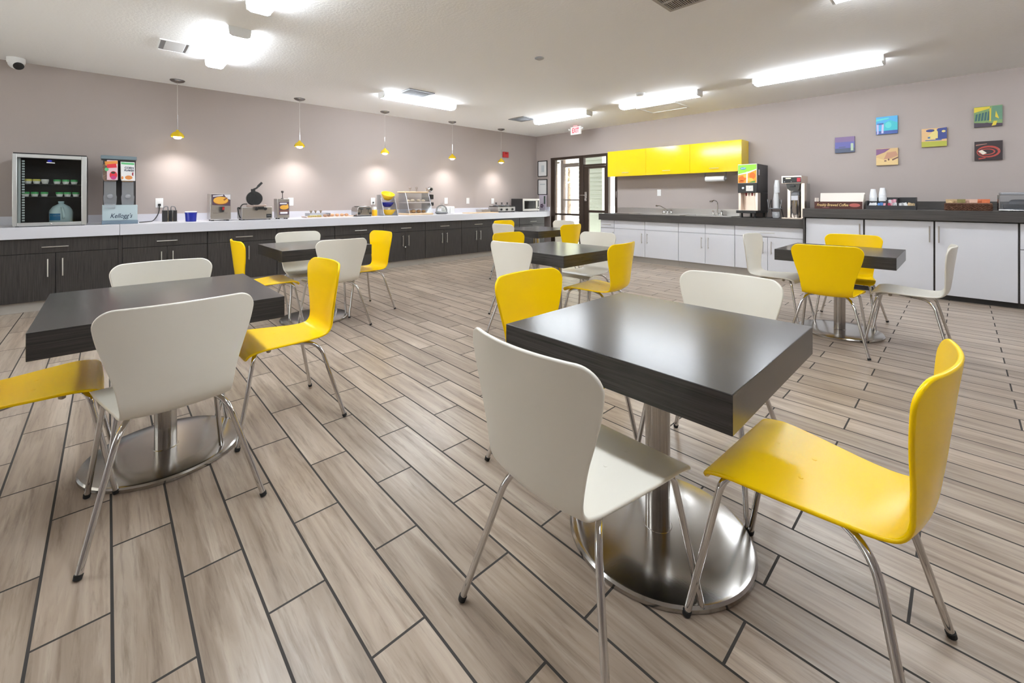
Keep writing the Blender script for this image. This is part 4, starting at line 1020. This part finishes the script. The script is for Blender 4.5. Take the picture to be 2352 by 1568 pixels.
for k in range(4):
    q = thing('bowl', 'white bowl in the stack under the wire rack', 'bowl', (-2.075, 7.86, .946+k*.021), 0, 'white bowls under the rack')
    MB().lathe([(.042, 0), (.058, .036), (.062, .038), (.056, .038), (.04, .005), (.002, .004)], n=24, cap=False).build('bowl_shell', FOAM, q)
# coffee brewer
t = TB('coffee_brewer', 'steel coffee brewer with a black control panel and red light', 'coffee brewer', -1.825, 7.70)
WST = mat('warm_steel', (.74, .64, .55), .25, .9)
MB().box(-.135, .132, 0, .40, .55, .67).build('hood', WST, t, bevel=.005)
MB().box(-.115, .128, -.003, 0, .558, .648).build('control_panel', BLACK, t)
m = MB().box(-.075, -.005, -.005, -.003, .62, .638); m.build('badge', C('badge_cream', .70, .68, .55), t)
MB().box(.075, .12, -.006, -.003, .575, .635).build('warning_light', mat('lamp_red', (.5, .02, .04), .3), t)
for x in (-.09, .0): MB().disc(x, .578, .008, .008, -.003, .004, 12).build('switch', GREYP, t)
MB().box(-.085, .160, .18, .40, .02, .55).build('column', mat('column_grey', (.42, .39, .37), .35, .5), t)
MB().box(-.09, -.05, .16, .18, .02, .55).box(.118, .162, .05, .18, .02, .55).build('side_panel', WST, t)
MB().prism([(-.075, .55), (-.06, .47), (-.03, .44), (.08, .44), (.10, .47), (.115, .55)], .02, .17, 'Y').build('brew_basket', mat('basket_black', (.03, .025, .02), .25), t)
MB().box(-.02, .05, -.012, .02, .50, .52).build('basket_handle', BLACK, t)
MB().prism(rrect(-.135, .165, -.03, .40, .02), 0, .02, 'Z').build('base_plate', WST, t, bevel=.003)
t = thing('airpot', 'steel airpot standing under the coffee brewer', 'airpot', (-1.79, 7.80, .966))
MB().lathe([(.066, 0), (.07, .006), (.07, .34), (.066, .345)], n=32).build('body', mat('airpot_steel', (.55, .54, .54), .2, 1.), t)
MB().lathe([(.06, .345), (.06, .38), (.045, .40), (.03, .41)], n=28).build('lid', GREYP, t)
MB().box(-.045, .045, -.073, -.066, .27, .34).build('collar', mat('collar_grey', (.55, .55, .58), .4), t)
# coffee packet box
Z2 = 1.112
t = TB('coffee_box', 'brown coffee packet box with an open cream lid', 'box', -1.232, 7.62, Z2)
BRN = mat('carton_brown', (.075, .020, .014), .5); CRM = mat('carton_cream', (.80, .73, .66), .6)
MB().box(-.277, .277, 0, .012, 0, .105).build('front_panel', BRN, t)
MB().box(-.277, .277, .012, .22, 0, .01).box(-.277, -.267, .012, .22, .01, .12).box(.267, .277, .012, .22, .01, .12).build('tray', CRM, t)
MB().prism([(.20, .0), (.212, 0), (.262, .232), (.25, .232)], -.25, .272, 'X').build('lid', CRM, t)
MB().box(-.277, -.262, .01, .20, .10, .16).build('left_flap', CRM, t)
MB().prism([(.01, 0), (.01, .10), (.10, .205), (.22, .215), (.22, 0)], .277, .283, 'X').build('right_flap', CRM, t)
text('Freshly Brewed Coffee', .055, 'lettering', C('lettering_gold', .72, .50, .22), t, (-.065, -.0006, .056), shear=.25, off=.0008, width=.37)
MB().disc(.192, .055, .062, .026, 0, .001).build('oval_mark', C('oval_red', .48, .12, .10), t)
MB().plate([(-.18, .022), (-.10, .022), (-.10, .014), (-.18, .014)], 0, .001).build('small_print', C('small_print', .25, .10, .12), t)
# condiment tray
t = TB('condiment_tray', 'black condiment organiser holding packets and two cup stacks', 'organiser', -.664, 7.62, Z2)
m = MB().box(-.25, .25, 0, .01, 0, .055).box(-.25, .25, .01, .24, 0, .008).box(-.25, -.24, .01, .24, .008, .12).box(.24, .25, .01, .24, .008, .165).box(-.24, .24, .23, .24, .008, .165).box(-.24, .24, .105, .115, .008, .085).box(-.145, -.135, .115, .23, .008, .11).box(-.045, -.035, .01, .23, .008, .13).box(.065, .073, .01, .23, .008, .155).box(-.145, -.135, .01, .105, .008, .06)
m.build('organiser', JB, t)
MB().box(-.24, -.045, .115, .23, .008, .112).build('cup_well', JB, t)
for xx, n, lb in ((-.195, 6, 'left'), (-.095, 7, 'right')):
    for k in range(n): cup(-.664+xx, 7.62+.172, Z2+.1125+k*.014, .027, .042 if k < 4 else .040, .10, 'white foam cup in the %s upside down stack on the condiment organiser' % lb, 'cups in the %s organiser stack' % lb)
PK = [('white', PAPER), ('blue', C('packet_blue', .12, .28, .62)), ('pink', C('packet_pink', .72, .35, .42)), ('brown', C('packet_tan', .55, .40, .22)), ('grey', C('packet_grey', .45, .45, .46)), ('red', C('packet_red', .50, .05, .12))]
rng = random.Random(11)
spots = [(-.21, .05, 0), (-.18, .05, 0), (-.155, .055, 0), (-.12, .05, 1), (-.095, .05, 1), (-.065, .05, 2), (-.015, .05, 5), (.01, .06, 2), (.035, .05, 4), (.05, .05, 0), (.095, .05, 0), (.12, .06, 4), (.15, .05, 0), (.18, .05, 3), (.205, .05, 3), (.225, .055, 3), (.0, .17, 2), (.03, .175, 2), (-.02, .165, 0)]
for x, y, k in spots:
    nm, mm = PK[k]
    q = MB().box(-.016, .016, -.004, .004, -.03, .03).box(-.014, .014, -.006, .006, -.022, .022).build('sugar_packet', mm, loc=(-.664+x, 7.62+y, Z2+.056+rng.uniform(0, .010) + (.045 if y > .1 else 0)))
    q.rotation_euler = (R(rng.uniform(-14, 4)), R(rng.uniform(-20, 20)), R(rng.uniform(-25, 25)))
    tag(q, '%s packet in the %s row of the black condiment organiser' % (nm, 'back' if y > .1 else 'front'), 'packet', '%s packets in the %s of the organiser' % (nm, 'back' if y > .1 else 'front'))
# wicker basket
t = TB('wicker_basket', 'long brown wicker basket of snack packets', 'basket', .047, 7.66, Z2)
WK = mat('wicker_brown', (.13, .055, .03), .6, bump=.6, bscale=80, var=.4)
m = MB().box(-.19, .19, .0, .20, 0, .012)
for lay in range(6):
    z = .01+lay*.0135
    for (ax, ay, bx, by) in ((-.193, 0, .193, 0), (-.193, .2, .193, .2), (-.193, 0, -.193, .2), (.193, 0, .193, .2)):
        n = 26 if ay == by else 12; P = []
        for i in range(n+1):
            f = i/n; w_ = .006*(1 if (i+lay) % 2 else -1)
            P.append((ax+(bx-ax)*f + (w_ if ax == bx else 0), ay+(by-ay)*f + (w_ if ay == by else 0), z))
        m.tube(P, .0075, 6)
m.build('woven_body', WK, t)
MB().tube([(-.195, 0, .085), (.195, 0, .085), (.195, .2, .085), (-.195, .2, .085)], .010, 8, closed=True).build('rim', WK, t)
SN = [('tan', C('snack_tan', .52, .36, .18)), ('tan', C('snack_tan', .52, .36, .18)), ('green', C('snack_green', .22, .18, .05)), ('pale pink', C('snack_pink', .60, .38, .28)), ('pale pink', C('snack_pink', .60, .38, .28)), ('orange red', C('snack_orange', .66, .16, .05)), ('orange red', C('snack_orange', .66, .16, .05))]
for k, (nm, mm) in enumerate(SN):
    x = -.155+k*.051
    q = MB().prism([(-.036, 0), (-.032, .05), (-.036, .115), (.036, .115), (.032, .05), (.036, 0)], -.008, .008, 'Y').ball((0, 0, .057), .028, (1, .6, 1.5), 10, 8).build('snack_packet', mm, loc=(.047+x, 7.66+.09+(.03 if k % 2 else 0), Z2+.0255))
    q.rotation_euler = (R(-8), 0, R(8*(-1)**k)); tag(q, '%s snack packet standing in the wicker basket' % nm, 'snack packet', '%s snack packets in the basket' % nm)
# clear case at the right edge
t = TB('display_case', 'clear lidded case with chrome edges at the right edge of the photo', 'display case', .55, 7.62, Z2)
m = MB()
for z in (.012, ):
    m.tube([(-.25, 0, z), (.25, 0, z), (.25, .3, z), (-.25, .3, z)], .006, 8, closed=True)
for sx in (-1, 1):
    for yy in (0, .3): m.tube([(sx*.25, yy, .006), (sx*.25, yy, .19)], .005, 8)
m.build('wire_edges', CHROME, t)
MB().box(-.245, .245, .0, .003, .02, .19).box(-.245, .245, .297, .3, .02, .19).box(-.248, -.245, .003, .297, .02, .19).box(.245, .248, .003, .297, .02, .19).build('clear_walls', ACRYL, t)
MB().prism(rrect(-.245, .245, -.005, .305, .03), .19, .22, 'Z').build('lid', mat('smoked_lid', (.30, .31, .33), .2), t, bevel=.008)
MB().box(-.22, .22, .03, .27, .03, .085).build('inner_tray', C('tray_black', .01, .01, .014, .3), t, bevel=.006)
MB().box(-.244, .244, .005, .295, .012, .03).build('floor_panel', GREYP, t)
t = thing('covered_dish', 'dark round covered dish inside the clear display case', 'dish', (.46, 7.75, Z2+.085))
MB().lathe([(.085, .0005), (.08, .03), (.06, .05), (.01, .055)], n=28).build('cover', mat('dish_grey', (.12, .12, .13), .25), t)

# canvases on the back wall
def canvas(x0, x1, z0, z1, label, cols, draw):
    t = thing('canvas_print', label, 'canvas print', ((x0+x1)/2, WY, (z0+z1)/2), 0, 'small canvas prints on the back wall'); w_, h = (x1-x0)/2, (z1-z0)/2
    MB().box(-w_, w_, -.03, 0, -h, h).build('stretcher', C('canvas_edge_'+cols[0][0], *[c*.6 for c in cols[0][1]]), t, bevel=.003)
    m = MB()
    def P(i, pts, d=0): m.mi = i; m.plate([(u*w_, v*h) for u, v in pts], -.0305-.0006*d, .0006)
    def D(i, u, v, ru, rv, d=0): m.mi = i; m.disc(u*w_, v*h, ru*w_, rv*h, -.0305-.0006*d, .0006)
    P(0, [(-1, -1), (1, -1), (1, 1), (-1, 1)]); draw(P, D)
    m.build('print', [C('art_'+n, *c) for n, c in cols], t)
def a1(P, D):
    P(1, [(-1, -1), (1, -1), (1, -.45), (-1, -.45)], 1); P(2, [(-1, .35), (1, .35), (1, 1), (-1, 1)], 1); P(3, [(.62, -.8), (.88, -.8), (.88, .1), (.72, .15), (.62, .1)], 2); P(1, [(-.6, -.35), (.1, -.35), (.1, -.25), (-.6, -.25)], 2)
canvas(-1.363, -1.123, 1.968, 2.208, 'purple dusk canvas print, leftmost of the six', [('dusk_blue', (.12, .12, .36)), ('slate', (.08, .10, .16)), ('mauve', (.20, .13, .26)), ('pale_lime', (.42, .52, .36))], a1)
def a2(P, D):
    P(1, [(-.3, -.6), (1, -.6), (1, .2), (.3, .55), (-.3, .2)], 1); P(2, [(-1, -1), (1, -1), (1, -.62), (-1, -.62)], 1); P(3, [(-.9, -1), (-.75, -.9), (-.75, .15), (-.95, .15)], 2); P(3, [(-.5, -.9), (-.3, -.9), (-.25, .15), (-.45, .15)], 2); P(2, [(-.9, .1), (-.3, .1), (-.3, .3), (-.9, .25)], 2); D(4, .15, .0, .3, .35, 3); P(4, [(-1, .5), (.2, .7), (.2, .85), (-1, .75)], 1)
canvas(-.874, -.637, 2.20, 2.455, 'bright blue and teal canvas print above the sandy one', [('sky_blue', (.07, .40, .72)), ('teal', (.04, .48, .55)), ('navy', (.05, .10, .35)), ('lilac', (.55, .52, .75)), ('aqua', (.10, .62, .62))], a2)
def a3(P, D):
    P(1, [(-1, -1), (1, -1), (1, -.3), (-.3, -.35), (-1, -.05)], 1); P(2, [(-1, .2), (-.2, .55), (.3, .95), (-1, .95)], 1); P(3, [(-.3, -.3), (.4, -.2), (1, .1), (.8, .6), (0, .5)], 2); P(4, [(.45, -.35), (1, -.05), (1, -.2), (.5, -.5)], 3); D(4, -.15, -.5, .12, .08, 3); D(4, .15, -.35, .08, .12, 3)
canvas(-.872, -.632, 1.748, 1.99, 'sandy tan canvas print below the blue one', [('sand', (.62, .42, .20)), ('light_sand', (.72, .52, .24)), ('plum', (.22, .10, .22)), ('clay', (.50, .26, .16)), ('umber', (.16, .07, .06))], a3)
def a4(P, D):
    P(1, [(-1, -1), (1, -1), (1, -.45), (-1, -.4)], 1); P(2, [(.15, -.3), (1, -.2), (1, 1), (.3, .95), (0, .3)], 1); P(3, [(-.5, -.2), (.3, -.1), (.3, .6), (.1, .95), (-.2, .5), (-.5, .1)], 2); P(4, [(-.5, .1), (-.3, .1), (-.3, -.1), (-.5, -.1)], 3); P(4, [(-.7, -.35), (.6, -.35), (.6, -.25), (-.7, -.25)], 3); D(3, .75, .6, .15, .12, 3); D(2, -.3, .75, .35, .15, 2)
canvas(-.389, -.143, 1.972, 2.225, 'yellow and navy canvas print in the middle of the wall', [('peach', (.72, .46, .22)), ('olive', (.42, .42, .05)), ('ink_blue', (.04, .06, .24)), ('butter', (.75, .62, .22)), ('steel_blue', (.08, .16, .34))], a4)
def a5(P, D):
    P(1, [(-1, .45), (.1, .75), (.15, .95), (-1, .95)], 1); P(2, [(.2, -.4), (1, -.4), (1, .95), (.3, .95)], 1); P(4, [(-1, -1), (1, -1), (1, -.75), (-1, -.55)], 1)
    for k in range(5): P(3, [(-.95+k*.22, -.4), (-.8+k*.22, -.38), (-.72+k*.22, .3+k*.05), (-.87+k*.22, .28+k*.05)], 2)
    P(1, [(.1, -.5), (.2, -.5), (.22, .8), (.1, .75)], 3); P(1, [(.25, -.95), (.55, -.9), (.65, -.5), (.4, -.5)], 3); P(1, [(.5, -.1), (.75, -.3), (.75, -.2), (.55, .5)], 3); D(4, -.1, -.75, .2, .15, 3)
canvas(.106, .35, 2.186, 2.45, 'yellow and green canvas print, upper right of the six', [('moss', (.20, .32, .12)), ('bus_yellow', (.70, .55, .04)), ('sea_green', (.12, .26, .16)), ('deep_teal', (.03, .11, .12)), ('dark_plum', (.06, .04, .06))], a5)
def a6(P, D):
    D(1, .0, -.1, .85, .62, 1); D(0, -.05, -.12, .72, .46, 2); D(1, -.1, -.12, .6, .34, 3); D(0, -.12, -.12, .5, .25, 4); P(2, [(-.75, .0), (-.45, .1), (-.1, -.25), (-.4, -.4)], 5); P(3, [(-.9, .55), (-.1, .7), (-.1, .76), (-.9, .68)], 2); D(3, .75, .1, .06, .05, 2); P(1, [(-.7, -.9), (-.2, -.8), (-.2, -.7), (-.7, -.75)], 2)
canvas(.11, .352, 1.755, 2.0, 'dark canvas print with a glowing red oval, lower right of the six', [('night', (.025, .012, .014)), ('neon_red', (.42, .05, .035)), ('glow_white', (.75, .70, .60)), ('ember', (.35, .16, .12))], a6)


# ------------------------------------------------------------------ camera, world, render look
cam = bpy.data.cameras.new('camera'); co = bpy.data.objects.new('camera', cam); COL.objects.link(co)
cam.sensor_width = 36.; cam.lens = 980./2352*36; cam.shift_x = 0.; cam.shift_y = -(784-456)/2352; cam.clip_start = .05
co.location = (0, 0, 1.26); co.rotation_euler = (R(90), 0, R(46.54)); S.camera = co
w = bpy.data.worlds.new('sky'); S.world = w; w.use_nodes = True
nt = w.node_tree; bg = nt.nodes['Background']
sky = nt.nodes.new('ShaderNodeTexSky'); sky.sky_type = 'HOSEK_WILKIE'; sky.turbidity = 6; sky.sun_direction = Vector((.6, .12, .75)).normalized()
mxn = nt.nodes.new('ShaderNodeMixRGB'); mxn.inputs[0].default_value = .55; mxn.inputs[2].default_value = (1, 1, 1, 1)
nt.links.new(sky.outputs[0], mxn.inputs[1]); nt.links.new(mxn.outputs[0], bg.inputs[0]); bg.inputs[1].default_value = 1.3
sl = bpy.data.lights.new('sun', 'SUN'); sl.energy = 13; sl.angle = R(1); sl.color = (1, .98, .95)
so = bpy.data.objects.new('sun', sl); COL.objects.link(so); so.rotation_euler = Vector((-.6, -.12, -.75)).to_track_quat('-Z', 'Y').to_euler()
S.view_settings.view_transform = 'Standard'; S.view_settings.look = 'None'; S.view_settings.gamma = 1; S.view_settings.use_curve_mapping = False
S.view_settings.exposure = 1.45
try:
    S.cycles.use_denoising = True; S.cycles.use_adaptive_sampling = True; S.cycles.adaptive_threshold = .03; S.cycles.max_bounces = 8; S.cycles.diffuse_bounces = 4; S.cycles.glossy_bounces = 4; S.cycles.transparent_max_bounces = 12
    S.cycles.sample_clamp_indirect = 6
except Exception: pass
